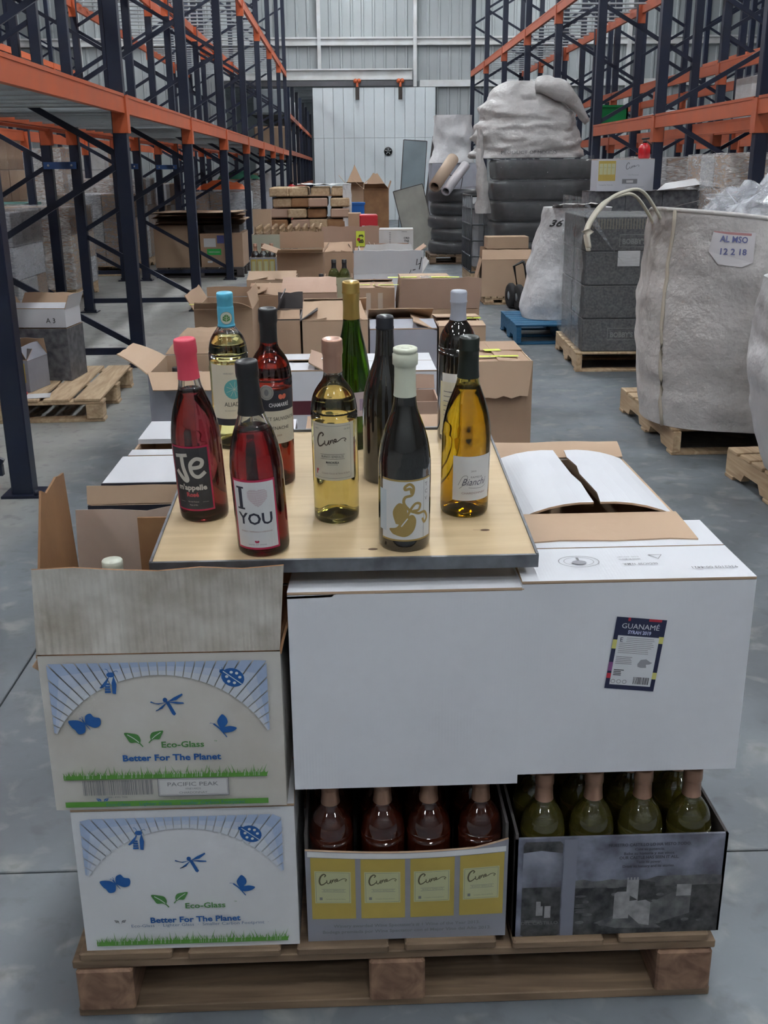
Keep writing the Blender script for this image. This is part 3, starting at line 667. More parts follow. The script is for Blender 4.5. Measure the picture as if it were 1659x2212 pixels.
def rays(c, x0, x1, y0, y1, rnd):
    # printed sky: wedges of sun rays, long towards the corners
    cx = (x0+x1)/2; cy = y1-.215; n = 44; rin = .192
    for i in range(n):
        a0 = PI*(.02+.96*i/n); a1 = PI*(.02+.96*(i+.88)/n); E_ = []
        for a in (a0, a1):
            ux, uy = math.cos(a), math.sin(a); t = []
            if uy > 0: t.append((y1-cy)/uy)
            t.append(((x1 if ux > 0 else x0)-cx)/ux if abs(ux) > 1e-6 else 9)
            E_.append((min(t), ux, uy))
        if min(e[0] for e in E_) < rin+.004: continue
        for j in range(3):
            f0, f1 = [[rin+(e[0]-rin)*q/3 for e in E_] for q in (j, j+1)]
            c.poly([(cx+E_[0][1]*f0[0], cy+E_[0][2]*f0[0]), (cx+E_[0][1]*f1[0], cy+E_[0][2]*f1[0]), (cx+E_[1][1]*f1[1], cy+E_[1][2]*f1[1]), (cx+E_[1][1]*f0[1], cy+E_[1][2]*f0[1])], SKY[2-j], 1)
def eco_print(body, W, H, y, dirty):
    rnd = random.Random(3); c = Canvas(face_front(-W/2, y, 0)); a = W/.37
    s0 = .045 if dirty else .0
    rays(c, .014, W-.022, H*.72, H-.012, rnd)
    k = (H-s0); Y = lambda f: s0+f*k
    ladybug(c, W*.80, Y(.825), .019, BLUEI); bee(c, W*.29, Y(.81), .023, BLUEI); dfly(c, W*.52, Y(.64), .026, BLUEI); bfly(c, W*.17, Y(.50), .027, .15, BLUEI); bfly2(c, W*.745, Y(.45), .024, BLUEI)
    leaf(c, W*.39, Y(.335), .020, -1, GREENI); leaf(c, W*.44, Y(.36), .017, 1, GREENI)
    c.text('Eco-Glass', W*.57, Y(.305), .0155, GREENI, bold=.02, sx=1.15, l=2); c.text('\u2122', W*.71, Y(.335), .006, GREENI)
    c.text('Better For The Planet', W*.52, Y(.205), .0160, BLUEI, bold=.03, width=W*.42)
    if dirty:
        grass(c, .02, W-.03, s0+.015, .022, rnd)
        c.rect(.018, .008, W-.03, .018, GREEN2, 1); c.text('Eco-Glass  \u00b7  Lighter Glass  \u00b7  Smaller Carbon Footprint', W*.52, .0095, .0085, mat('teal_print', (.05, .17, .22), .5), width=W*.6); leaf(c, W*.2, .018, .006, -1, BLUEI); leaf(c, W*.215, .018, .006, 1, BLUEI)
        x = .05
        while x < W*.43: wd = rnd.choice((.0006, .0009, .0014, .0018)); c.rect(x, .030, x+wd, .058, INKG, 2); x += wd+rnd.choice((.0008, .0012, .0018))
        c.text('10081 8302 7426', W*.27, .0245, .005, INKG)
        c.rect(W*.45, .026, W*.755, .060, mat('soft_white_print', (.56, .55, .55), .5), 3); c.frame(W*.45, .026, W*.755, .060, .0012, INKG, 4); c.frame(W*.456, .0285, W*.749, .0575, .0005, INKG, 4)
        c.text('PACIFIC PEAK', W*.60, .045, .0105, INKG, width=W*.22, l=5); c.text('VINEYARDS', W*.60, .038, .005, INKG, l=5); c.text('CHARDONNAY', W*.60, .0305, .0055, INKG, l=5, sx=1.2)
    else:
        grass(c, .02, W-.02, .012, .024, rnd)
        c.text('Eco-Glass  \u00b7  Lighter Glass  \u00b7  Smaller Carbon Footprint  \u00b7', W*.54, .050, .0088, mat('slate_print', (.10, .16, .27), .5), width=W*.64); leaf(c, W*.165, .060, .006, -1, INKG); leaf(c, W*.18, .060, .006, 1, INKG)
    return c.build('printed_artwork', body)
ECO = mat('eco_carton_white', (.62, .63, .66), .5, nz=(4, .3), col2=(.50, .48, .44), bump=(25, .2))
ECOD = mat('eco_carton_dirty', (.56, .54, .51), .55, nz=(6, .6), col2=(.42, .38, .32), bump=(18, .4))
DIRT = mat('dirty_grey_card', (.60, .57, .52), .36, nz=(11, 1.), col2=(.30, .26, .21), bump=(12, 1.), wave=(26, .25, 'X'), bd=.008)
FY = 1.50
ew = .375
o, b = carton('white lighter-glass wine carton with insect print and text over grass, at pallet level', -.295, FY+.145, PZ, ew, .28, .285, ECO, BROWN2, wob=.003)
eco_print(b, ew, .285, -.1435, False)
o, b = carton('dirty open lighter-glass wine carton with tall grey front flap and torn brown flaps', -.31, FY+.14, PZ+.292, ew+.01, .28, .285, ECOD, KRAFT, rz=R(-.5), wob=.004,
   flaps=dict(f=(-3, .148, 6, (.02, -.03), DIRT), l=(5, .22, 0, (-.10, .62)), b=(4, .15, 8, (0, .0), DIRT, mat('pale_pink_card', (.46, .35, .29), .6, nz=(6, .4))), r=(12, .10, 20, (.2, .1), WHITE2)), rag=.05)
eco_print(b, ew+.01, .285, -.1445, True)
M().box(-.035, .02, .03, .036, .0, .19).box(.02, .045, .03, .036, .0, .165).build('divider_panel', KRAFT, o, (-.03, .05, .25))
M().add([(.02, -.006, .175), (.07, -.006, .182), (.068, -.006, .165), (.025, -.006, .162)], [(0, 1, 2, 3)]).build('torn_tape', WHITE, o, (-.03, .08, .25), fix=False)
mT = M().cbox(-.012, .012, -.002, .002, 0, .05, .001).build('torn_strip', BROWN, o, (-.196, -.13, .255)); mT.rotation_euler = (0, R(35), 0)
# middle and right white cartons
o, b = carton('plain white wine carton in the middle of the upper row', .083, FY+.15, PZ+.317, .375, .29, .353, WHITE, BROWN2, wob=.003, name='white_box',
   flaps=dict(f=(-92, .12), b=(-90, .12), l=(-88.5, .14, 0, (0, 0)), r=(-90, .14)))
for q in o.children:
    if q.name.startswith('flap') and False: pass
o, b = carton('white wine carton on the right with a dark vertical product sticker', .455, FY+.145, PZ+.334, .375, .28, .346, WHITE, BROWN2, name='white_box', wob=.004)
NAVYI = mat('navy_print', (.018, .022, .06), .4); REDI = mat('red_print', (.45, .03, .05), .4); YELI = mat('pale_yellow_print', (.62, .58, .18), .4); PURI = mat('purple_print', (.22, .08, .22), .4); WI = mat('label_white', (.62, .63, .66), .4)
cs, sn = math.cos(R(-6)), math.sin(R(-6)); XX, ZZ = .0, .221
c = Canvas(lambda u, v, l: (XX+u*cs-v*sn, -.1445-EPS*l, ZZ+u*sn+v*cs)); w_, h_ = .082, .128
c.rect(-w_/2, -h_/2, w_/2, h_/2, NAVYI, 1)
for x0, y0, x1, y1, mm in ((-.022, .058, -.018, .064, REDI), (.012, .0595, .033, .064, REDI), (-.041, .008, -.033, .024, YELI), (.033, .022, .041, .034, YELI), (.033, -.042, .041, -.030, YELI), (-.041, -.032, -.033, -.016, PURI), (-.041, -.045, -.034, -.036, REDI)): c.rect(x0, y0, x1, y1, mm, 2)
c.text('GUANAM\u00c9', 0, .045, .0128, WI, width=.062); c.text('SYRAH 2019', 0, .036, .0085, mat('lavender_print', (.45, .47, .68), .4), bold=.04, width=.038)
c.rect(-.034, -.056, .034, .032, WI, 2); c.text('E', -.030, .021, .011, NAVYI, 'l')
rnd = random.Random(4)
for k in range(9): c.rect(-.030+(.011 if k < 3 else 0), .028-k*.0033, .028-rnd.uniform(0, .01), .0287-k*.0033, INKG, 3)
for k in range(5): c.rect(-.031, -.006-k*.003, -.003-rnd.uniform(0, .006), -.0051-k*.003, INKG, 3)
for k in range(4): c.rect(-.031, -.030-k*.003, -.013-rnd.uniform(0, .006), -.0285-k*.003, INK, 3)
GRYP = mat('grey_print', (.27, .27, .30), .5)
c.poly([(p*.011+.017, q*.008-.015) for p, q in ((-1, -.2), (-.6, .8), (.2, 1), (.9, .4), (1.2, .3), (.8, -.1), (.3, -.2), (.4, -.9), (-.4, -1), (-.9, -.8))], GRYP, 3)
for k in range(3): c.ring(-.029+k*.0095, -.050, .0036, .0036, .0008, INKG, 3)
x = .004
while x < .029: wd = rnd.choice((.0005, .0009, .0014)); c.rect(x, -.053, x+wd, -.040, INK, 3); x += wd+.0009
c.build('product_sticker', b)
# stamped codes printed on the top flap, read from behind the box
fl = [q for q in o.children if q.name.startswith('flap')]
c = Canvas(lambda u, v, l: (u, v, .3535+EPS*l)); ti = INKG
c.text('9362103 00-4421', .17, -.098, .0125, ti, 'l', flip=True, width=.075, bold=.01); c.text('06/DIC/20  N.M.R.', .045, -.078, .0105, ti, 'l', flip=True, width=.058, bold=.01)
c.text('HECHO EN MEXICO', .022, -.057, .007, ti, 'l', flip=True, width=.036, bold=.02); c.text('COD. 0791287', .022, -.047, .006, ti, 'l', flip=True, width=.036)
c.ring(-.082, -.065, .034, .026, .0012, ti); c.ring(-.082, -.065, .025, .019, .0008, ti); c.ell(-.082, -.069, .012, .009, GRYP); c.rect(-.084, -.062, -.080, -.048, ti, 3)
c.stroke([(.040, -.042), (.062, -.042), (.052, -.060), (.040, -.042)], .0022, ti, smooth=False)
c.build('stamped_codes', o)
# wine cases with bottles standing in them
COPPER = mat('copper_foil', (.38, .22, .15), .34, .55, nz=(40, .3)); AMBER = gmat('amber_wine', (.72, .20, .05)); DGL = gmat('pale_glass', (.97, .98, .94))
def case_bottle(label, glassm, capm, group, wn=None):
    return bottle(label, BORD, glassm, None, cap=capm, capz=(.251, .305), group=group, n=24, k=3, solid=True)
AMB = mat('amber_bottle', (.17, .03, .012), .02, trans=.8, spec=1., coat=1.); YEL = mat('straw_bottle', (.42, .36, .07), .02, trans=.9, spec=1., coat=1.)
CUNEY = mat('mustard_print', (.42, .31, .07), .5, nz=(9, .25)); CUNEC = mat('cream_print', (.42, .42, .25), .5); CGREY = mat('case_grey', (.25, .25, .29), .5, nz=(6, .3))
def cune(c, x, y, s, m, l=4):
    S_ = lambda P: [(x+s*p, y+s*q) for p, q in P]; W_ = lambda t: s*(.07+.05*math.sin(PI*t))
    c.stroke(S_([(-.62, .38), (-.52, .52), (-.66, .62), (-.88, .40), (-.98, .0), (-.88, -.32), (-.66, -.26), (-.46, -.06)]), W_, m, l)
    c.stroke(S_([(-.44, .1), (-.42, -.16), (-.30, -.2), (-.18, .02), (-.16, .12), (-.15, -.14), (-.08, -.12)]), s*.07, m, l)
    c.stroke(S_([(-.06, .16), (-.05, -.08), (.02, .12), (.10, .16), (.14, -.04), (.2, -.06)]), s*.065, m, l)
    c.stroke(S_([(.2, .02), (.32, .1), (.30, .22), (.2, .16), (.24, .02), (.42, .06), (.7, .24), (.92, .24), (1.0, .14), (.88, .1), (.96, .0)]), lambda t: s*(.085-.04*t), m, l)
def label_lines(c, x, y, s, m):
    c.rect(x-s*.45, y, x+s*.45, y+s*.012, m, 4); c.rect(x-s*.45, y-s*.16, x+s*.45, y-s*.148, m, 4)
w_, h_ = .352, .195
o = T('wine_case', 'grey and mustard open wine case with four script labels, on the pallet', 'box', (.0835, FY+.145, PZ)); d_ = .135
m = M(); n = 12
front = lambda u, v, e: (-w_/2+w_*u, -d_-.006*v+e, (h_-.010*math.sin(PI*u)+(.012*max(0, u-.85)/.15))*v)
m.grid(lambda u, v: front(u, v, 0), n, 4, 0, False); m.grid(lambda u, v: front(u, v, .005), n, 4, 1, False)
m.add([front(i/n, 1, e) for e in (0, .005) for i in range(n+1)], [(i, i+1, i+n+2, i+n+1) for i in range(n)], 1)
m.build('case_front', [CGREY, BROWN2], o, fix=False)
M().box(-w_/2, w_/2, -d_, d_, 0, .005).box(-w_/2, -w_/2+.005, -d_, d_, 0, .225).box(w_/2-.005, w_/2, -d_, d_, 0, .235).box(-w_/2, w_/2, d_-.005, d_, 0, .28).build('case_body', DARKC, o)
bd = [q for q in o.children if q.name.startswith('case_front')][0]
c = Canvas(lambda u, v, l: (u, -d_-.006*v/h_-EPS*l-.0004, v-.010*math.sin(PI*(u/w_+.5))*v/h_))
c.rect(-w_/2+.004, h_-.012, w_/2-.004, h_-.001, PAPER, 1, 14)
for k in range(4):
    xa = -w_/2+.009+k*.0865; c.rect(xa, .050, xa+.077, h_-.013, CUNEY, 2, 4); c.rect(xa+.006, .085, xa+.069, .154, CUNEC, 3, 4); c.frame(xa+.008, .087, xa+.067, .152, .0006, INKG, 4, 4)
    cune(c, xa+.038, .133, .024, mat('olive_ink', (.07, .06, .03), .5)); c.rect(xa+.018, .1155, xa+.060, .1162, INKG, 4); c.text('BLANCO SEMIDULCE', xa+.039, .1115, .0042, INKG, width=.036, l=4); c.rect(xa+.018, .1095, xa+.060, .1102, INKG, 4)
    c.text('Compa\u00f1ia Vinicola del Norte', xa+.042, .093, .0035, INKG, width=.034, l=4); c.rect(xa+.014, .092, xa+.019, .098, INKG, 4)
c.text("Winery awarded Wine Spectator's # 1 Wine of the Year 2013.", .0, .030, .0095, INKG, width=.26, l=2, bold=.02); c.text('Bodega premiada por Wine Spectator con el Mejor Vino del A\u00f1o 2013.', 0, .017, .0095, INKG, width=.30, l=2, bold=.02)
c.build('printed_artwork', bd)
proto = None; nmq = ('leftmost', 'second from left', 'third from left', 'rightmost')
for r_ in range(3):
    for k in range(4):
        lb = '%s amber wine bottle in the %s row of the mustard case' % (nmq[k], ('front', 'second', 'back')[r_])
        if proto is None: proto = case_bottle(lb, AMB, COPPER, 'amber bottles in the mustard case')
        q = proto if (r_ == 0 and k == 0) else copy_tree(proto)
        q.location = (.0835-.129+k*.0863+(.003 if k % 2 else -.002), FY+.058+r_*.084, PZ+.0055); q.rotation_euler = (0, 0, k*1.3+r_); q['label'] = lb
# castle case
w_ = .372; h_ = .205; o = T('wine_case', 'dark open wine case printed with a grey castle landscape', 'box', (.458, FY+.14, PZ)); d_ = .135
CAS = mat('castle_photo_print', (.26, .27, .33), .45, nz=(14, 1.), col2=(.07, .07, .09)); 
fr = M().box(-w_/2, w_/2, -d_, -d_+.005, 0, h_).build('case_front', [mat('castle_sky', (.21, .22, .28), .45, nz=(22, 1.), col2=(.07, .07, .095))], o)
M().box(-w_/2, w_/2, -d_+.005, d_, 0, .005).box(-w_/2, -w_/2+.005, -d_, d_, .0, .215).box(w_/2-.005, w_/2, -d_, d_, 0, .205).box(-w_/2, w_/2, d_-.005, d_, 0, .28).build('case_body', DARKC, o)
K1 = mat('castle_dark', (.014, .014, .017), .45, nz=(55, 1.), col2=(.075, .075, .075)); K2 = mat('castle_mid', (.05, .05, .055), .45, nz=(50, 1.), col2=(.14, .14, .14)); K3 = mat('castle_pale', (.30, .29, .30), .45, nz=(60, .7), col2=(.12, .12, .12)); K4 = mat('strip_blue_grey', (.17, .175, .22), .45)
c = Canvas(face_front(-w_/2, -d_, 0))
def landscape(x0, x1, s, yb=0):
    W_ = x1-x0; rnd = random.Random(9); c.rect(x0, 0, x1, .105, K1, 2)
    hz = [(x0+W_*i/16, .115+.006*noise.noise(Vector((i*.6, s, 0)))+(.006 if i > 8 else 0)) for i in range(17)]; c.poly([(x0, .1)]+hz+[(x1, .1)], K2, 2)
    for k in range(26):
        x = x0+W_*rnd.random(); y = rnd.uniform(.02, .10); c.ell(min(max(x, x0+.014), x1-.014), y, rnd.uniform(.005, .012), rnd.uniform(.001, .004), K2, 3, n=8)
    def q(pts, m, l): c.poly([(x0+W_*a, .205*b) for a, b in pts], m, l)
    q([(.15, .12), (.3, .06), (.62, .05), (.5, .16), (.3, .2)], K2, 3)
    q([(.28, .16), (.28, .42), (.30, .44), (.36, .44), (.385, .42), (.385, .16)], K3, 4)
    q([(.36, .42), (.36, .56), (.44, .56), (.45, .34), (.43, .36)], K3, 5); q([(.44, .34), (.44, .56), (.55, .53), (.55, .36)], K1, 5)
    q([(.385, .2), (.385, .34), (.48, .36), (.53, .32), (.53, .08), (.46, .10)], K3, 4); q([(.53, .08), (.53, .32), (.68, .42), (.80, .44), (.80, .2)], K2, 5); q([(.70, .38), (.70, .50), (.80, .50), (.80, .38)], K3, 5)
    for k in range(4): q([(.36+k*.022, .56), (.36+k*.022, .585), (.37+k*.022, .585), (.37+k*.022, .56)], K3, 5)
landscape(.105, w_-.004, 1)
c.rect(.085, .0, .108, h_-.003, K4, 5)
c.poly([(.014, .004), (.014, h_-.012), (.018, h_-.006), (.078, h_-.006), (.083, h_-.012), (.083, .004), (.078, 0.001), (.018, .001)], K1, 6)
c.poly([(.014, .105), (.014, h_-.028), (.045, h_-.024), (.083, h_-.03), (.083, .105)], CAS, 7)
for a, b, d, e, m_ in ((.040, .052, .045, .075, K3), (.048, .062, .065, .09, K1), (.055, .066, .04, .065, K3), (.02, .05, .03, .036, K2)): c.rect(a, d, b, e, m_, 8)
c.text('DEL CASTILLO', .047, .026, .0095, mat('dim_print', (.15, .15, .15), .5), width=.066, l=8); 
for k, (t, s_, wd) in enumerate((('NUESTRO CASTILLO LO HA VISTO TODO.', .0085, .145), ('Cate su potencia.', .0075, .052), ('Bebe su historia y sus vinos.', .0075, .09), ('OUR CASTLE HAS SEEN IT ALL.', .0085, .105), ('Taste its power.', .0075, .045), ('Drink its history and its stories.', .0075, .092))): c.text(t, .235, .185-k*.0088, s_, mat('dark_lettering', (.035, .035, .045), .5), width=wd, l=8, bold=.015)
c.build('printed_artwork', fr)
proto = None
for r_ in range(3):
    for k in range(4):
        lb = '%s pale straw wine bottle in the %s row of the castle case' % (nmq[k], ('front', 'second', 'back')[r_])
        if proto is None: proto = case_bottle(lb, YEL, COPPER, 'straw bottles in the castle case')
        q = proto if (r_ == 0 and k == 0) else copy_tree(proto)
        q.location = (.458-.131+k*.0872, FY+.052+r_*.084, PZ+.0055); q.rotation_euler = (0, 0, k*1.7+r_*.6); q['label'] = lb
# bottle standing in the dirty open carton
bt = bottle('dark bottle with a cream cap standing in the dirty open carton', BURG, mat('dark_glass', (.012, .011, .008), .04, spec=.8), cap=mat('cream_cap', (.62, .64, .54), .4), capz=(.245, .306), capr=.0168, capkind='screw', solid=True, n=28, loc=(-.395, 1.60, PZ+.30))
bt.location.z = .845-.305
# rows behind on the same pallet
DK = mat('case_black_side', (.02, .022, .035), .4)
o, b = carton('black sided case with white lid, rear left of the foreground pallet, nearer one', -.315, 2.03, PZ, .37, .34, .35, BLACKC, BROWN2)
o, b = carton('black carton with a flat white lid and brown inner flap, behind the dirty carton', -.315, 2.045, PZ+.36, .37, .33, .345, DK, BROWN2, name='white_lidded_box',
   flaps=dict(b=(-90, .20, 0, (0, 0), WHITE), l=None, r=None, f=(-14, .035, 0, (0, 0), BROWN2)))
M().box(-.185, .185, -.04, .165, .347, .352).build('lid', WHITE, o); M().box(-.186, .186, -.044, -.038, .335, .352).build('lid_edge', DK, o)
o, b = carton('black case with a white lid, low at the back left corner of the foreground pallet', -.315, 2.385, PZ, .37, .31, .35, BLACKC, BROWN2)
o, b = carton('black carton with scribbled white lid, furthest back on the left of the foreground pallet', -.312, 2.375, PZ+.36, .36, .30, .345, DK, BROWN2, name='white_lidded_box', flaps=dict(f=(-90, .05, 0, (0, 0), WHITE)))
M().box(-.18, .18, -.03, .15, .345, .356).build('lid', WHITE, o); c = Canvas(lambda u, v, l: (u, v, .3565+EPS*l))
for k in range(2): c.text(('Merlot s/e', 'caja 3')[k], -.06, .085-.03*k, .020, INKG, shear=.4)
c.build('pen_scribble', o)
for i, (x, y, hh, wd, dd) in enumerate(((.075, 2.0, .69, .36, .33), (.075, 2.36, .72, .36, .30))):
    carton(('brown carton under the middle of the plywood tray', 'brown carton under the far edge of the plywood tray')[i], x, y, PZ+.001, wd, dd, hh, BROWN, BROWN2)
carton('brown carton low at the right rear of the foreground pallet', .455, 2.02, PZ, .36, .34, .34, BROWN, BROWN2)
o, b = carton('white carton with half open bowed flaps and a brown front flap, right of the tray', .458, 2.0, PZ+.341, .29, .39, .35, WHITE, BROWN2, name='white_box',
   flaps=dict(l=(-66, .145, -32, (0, 0.03), WHITE), r=(-66, .14, -32, (.03, .0), WHITE), f=(92, .13, 2, (0, .0), BROWN3), b=(60, .06, 20, (0, 0), BROWN)))
for q in o.children:
    if q.name.startswith('flap'): pass
carton('small white carton behind the stickered carton', .46, 2.36, PZ, .3, .20, .30, WHITE, BROWN2, name='white_box')
# ---------------- plywood tray
SL = .09; TA = math.atan(SL)
tr = T('plywood_tray', 'pale plywood board framed with grey steel, laid across the cartons as a tray', 'tray', (-.012, 1.53, .848), 0, rx=TA)
PLY = wood('birch_ply', (.47, .34, .19), (.60, .46, .28), .5, .8, axis=0)
tw, td = .305, .625
M().box(-tw, tw, .004, td-.004, .004, .017).build('plywood_board', PLY, tr)
M().box(-tw-.003, tw+.003, -.002, .003, -.003, .019).box(-tw, tw, .0, .02, -.003, .003).build('frame_rail', STEEL, tr); M().box(-tw-.003, tw+.003, td-.003, td+.003, -.003, .022).build('frame_rail', STEEL, tr)
M().box(-tw-.003, -tw+.001, 0, td, -.003, .0205).build('frame_rail', STEEL, tr); M().box(tw-.001, tw+.003, 0, td, -.003, .0205).build('frame_rail', STEEL, tr)
c = Canvas(lambda u, v, l: (u, v, .017+EPS*l)); kn = mat('wood_knot', (.10, .055, .03), .6)
for x, y, s_ in ((.045, .035, .004), (-.135, .02, .003), (.235, .1, .004), (-.02, .17, .004), (.12, .3, .003)): c.ell(x, y, s_*2, s_, kn); c.stroke([(x-.02, y+.001), (x-.006, y)], .0008, kn)
c.build('wood_knots', tr)
# ---------------- bottles on the tray
TP = Vector((0, 1.53, .8655)); TN = Vector((0, -SL, 1)).normalized()
def on_tray(px, py):
    d = fw*FPX+rt*(px-829.5)+up*(1106-py); t = TN.dot(TP-CAM)/TN.dot(d); return CAM+d*t
def place(o, px, py, rz=0., lean=0.):
    o.location = on_tray(px, py); o.rotation_euler = (TA, lean, rz)
def lab(o, r, z0, x0, x1, h, m, phi=0., n=18, name='label'):
    c = Canvas(face_cyl(r, z0, phi)); c.M.grid(lambda u, v: c.mp(x0+(x1-x0)*u, h*v, 1), n, 1, c.mi(m)); q = c.build(name, o); return q, Canvas(face_cyl(r, z0, phi))
CLEAR = gmat('clear_glass', (.985, .99, .985)); ROSE = gmat('rose_wine', (.26, .007, .013)); ROSE2 = gmat('deep_rose_wine', (.21, .022, .028)); STRAW = gmat('straw_wine', (.96, .84, .34)); STRAW2 = gmat('gold_wine', (.95, .86, .35)); CAB = gmat('cabernet_rose', (.30, .022, .01))
GLG = gmat('olive_glass', (.72, .66, .30)); GOLDW = gmat('golden_wine', (.90, .62, .12)); GRG = gmat('green_glass', (.25, .42, .10)); GRW = gmat('pale_wine', (.75, .80, .40))
DKG = mat('near_black_glass', (.012, .010, .008), .03, spec=1., coat=.6)
PINKC = mat('pink_capsule', (.62, .06, .10), .5); BLKC = mat('black_capsule', (.018, .018, .02), .38); CREAMC = mat('cream_capsule', (.60, .62, .50), .38); BLUC = mat('sky_blue_cap', (.10, .44, .62), .4); GLDC = mat('gold_capsule', (.44, .30, .09), .32, .6); GRYC = mat('grey_capsule', (.36, .38, .44), .4); COPC = mat('pink_copper_capsule', (.46, .27, .20), .33, .55)
CREAM = mat('cream_label', (.62, .58, .47), .55); WLAB = mat('white_label', (.66, .66, .66), .5); CHAR = mat('charcoal_label', (.045, .045, .05), .6, nz=(60, .4)); PINKI = mat('raspberry_print', (.42, .02, .07), .5); CHALK = mat('chalk_print', (.55, .53, .48), .7)
# pink capsule rose
o = bottle('rose wine bottle with a pink capsule and chalk style black label, leftmost on the tray', BURG, CLEAR, ROSE2, .226, PINKC, (.244, .310), .0178); place(o, 443, 1108, R(-6), R(-1.5))
r = .0424; q, c = lab(o, r, .022, -.036, .036, .116, PINKI, phi=R(-8)); c.rect(-.033, .003, .033, .113, CHAR, 2, 14)
ch = [(-.026, .098), (-.002, .101)]; c.stroke(ch, .006, CHALK, 3, False); c.stroke([(-.013, .1), (-.012, .08), (-.006, .058), (-.012, .057), (-.026, .072)], lambda t: .0075, CHALK, 3)
c.stroke([(.0, .078), (.018, .080), (.022, .090), (.012, .094), (.002, .084), (.004, .068), (.014, .062), (.026, .070)], .0065, CHALK, 3)
c.text("m'appelle", -.0, .0385, .0135, CHALK, bold=.035, width=.052); c.text('Ros\u00e9', .0, .0265, .0105, mat('rose_lettering', (.5, .08, .09), .5), bold=.05, width=.022)
c.text('Vin de France', 0, .016, .0035, CHALK); c.text('Pays d Oc', 0, .010, .0035, CHALK); c.rect(-.026, .0162, -.016, .0165, CHALK, 3); c.rect(.016, .0162, .026, .0165, CHALK, 3); c.build('label_print', q)
# I heart YOU
o = bottle('dark rose wine bottle with a black capsule and white love-themed label, front left', BURG, CLEAR, ROSE, .205, BLKC, (.228, .310), .0170, 'foil'); place(o, 571, 1180, R(-4), R(-1.8))
q, c = lab(o, r, .014, -.0375, .0375, .118, PINKI, phi=R(-4)); c.rect(-.0345, .0035, .0345, .1145, WLAB, 2, 14)
D_ = mat('dark_blue_ink', (.03, .03, .05), .5)
c.rect(-.0245, .070, -.0180, .105, D_, 3); c.rect(-.0285, .1035, -.0145, .1065, D_, 3); c.rect(-.0285, .0685, -.0145, .0715, D_, 3)
rnd = random.Random(2); PK = mat('pale_pink_print', (.42, .24, .28), .5)
for yy in range(22):
    for xx in range(24):
        x, y = (xx/23*2-1)*1.25, (yy/21*2-1)*1.25
        if (x*x+y*y-1)**3-x*x*y**3 < 0: c.rect(.007+x*.0145-.0006, .0865+y*.0135-.0004, .007+x*.0145+.0006, .0865+y*.0135+.0004, PK, 3)
c.text('YOU', 0, .044, .027, D_, width=.056, bold=.02); c.text('ROSADO | TEMPRANILLO GARNACHA', 0, .030, .0035, mat('dull_red_ink', (.3, .12, .12), .5), width=.052)
c.text('WINE OF SPAIN', 0, .008, .0024, INKG, width=.03)
c.poly([(a*.004, .0135+b*.003) for a, b in ((-1, .3), (-.5, .9), (0, .4), (.5, .9), (1, .3), (.5, -.6), (-.5, -.6))], PINKI, 3); c.build('label_print', q)
# cream square label white wine
o = bottle('clear bottle of straw coloured wine with copper capsule and cream script label, centre of the tray', BORD, CLEAR, STRAW, .252, COPC, (.258, .312), .0166); place(o, 728, 1113, R(-2))
r = .0391; q, c = lab(o, r, .080, -.0395, .0395, .100, CREAM, phi=R(-3)); c.frame(-.035, .004, .032, .096, .0005, INKG, 2, 14)
cune(c, -.002, .068, .025, mat('brown_ink', (.07, .05, .035), .5)); c.rect(-.022, .046, .020, .0465, INK, 3, 5); c.text('BLANCO SEMIDULCE', -.001, .0405, .0052, INK, width=.038); c.rect(-.022, .038, .020, .0385, INK, 3, 5)
c.text('MANCHUELA', -.001, .0305, .0052, INK, width=.022, bold=.03); c.text('DENOMINACION DE ORIGEN', -.001, .0275, .002, INK, width=.018); c.rect(-.031, .010, -.027, .019, REDI, 3); c.rect(-.0285, .010, -.0265, .015, WI, 4); c.text('Compa\u00f1ia Vinicola del Norte de Espa\u00f1a', .004, .0115, .0046, mat('brown_script', (.30, .22, .18), .5), shear=.4, width=.05)
c.text('GALLO', -.028, .089, .0035, INK, width=.007); c.text('Cont. 750 ml', .025, .089, .0032, INK, width=.011); c.build('label_print', q)
# cream capsule dark bottle with gold vine
o = bottle('dark bottle with cream capsule and white label with gold vine curls, front centre', BURG, DKG, None, cap=CREAMC, capz=(.250, .325), capr=.0172, capkind='head', solid=True); place(o, 873, 1170, R(2))
o.children[1].scale = (1, 1, 1)
r = .0424; q, c = lab(o, r, .020, -.045, .045, .105, WLAB, phi=R(2)); GD = mat('gold_print', (.42, .29, .10), .4, .3)
c.rect(-.045, .102, .045, .105, GD, 2, 14); c.rect(-.045, 0, .045, .003, GD, 2, 14); c.rect(.028, .003, .0286, .102, INKG, 2)
c.stroke([(.006, .082), (.004, .090), (-.004, .089), (-.004, .094), (.003, .098), (.009, .092), (.007, .080), (-.004, .076), (-.006, .066), (.002, .055), (.010, .050)][::-1], .0045, GD, 3)
c.stroke([(-.004, .030), (.002, .050), (.012, .064), (.021, .062), (.018, .053), (.008, .052), (.018, .047), (.030, .047), (.036, .036), (.030, .029), (.026, .037)], .0042, GD, 3)
c.poly(crom([(-.019, .030), (-.024, .050), (-.014, .066), (-.003, .060), (-.001, .045), (-.006, .030), (-.019, .030)], 5)[:-1], GD, 3)
c.poly(crom([(-.024, .012), (-.030, .020), (-.018, .024), (-.010, .034), (.006, .046), (.014, .036), (.010, .018), (-.004, .008), (-.024, .012)], 5)[:-1], GD, 3)
c.stroke([(-.010, .026), (.000, .040)], .002, WLAB, 4)
for i, ch_ in enumerate('TCV'): c.text(ch_, .0335, .090-.012*i, .009, INKG)
c.build('label_print', q); q2, c = lab(o, r, .035, -.008, .008, .07, mat('pale_tax_strip', (.50, .56, .60), .5), phi=R(-58), n=5, name='tax_label'); c.build
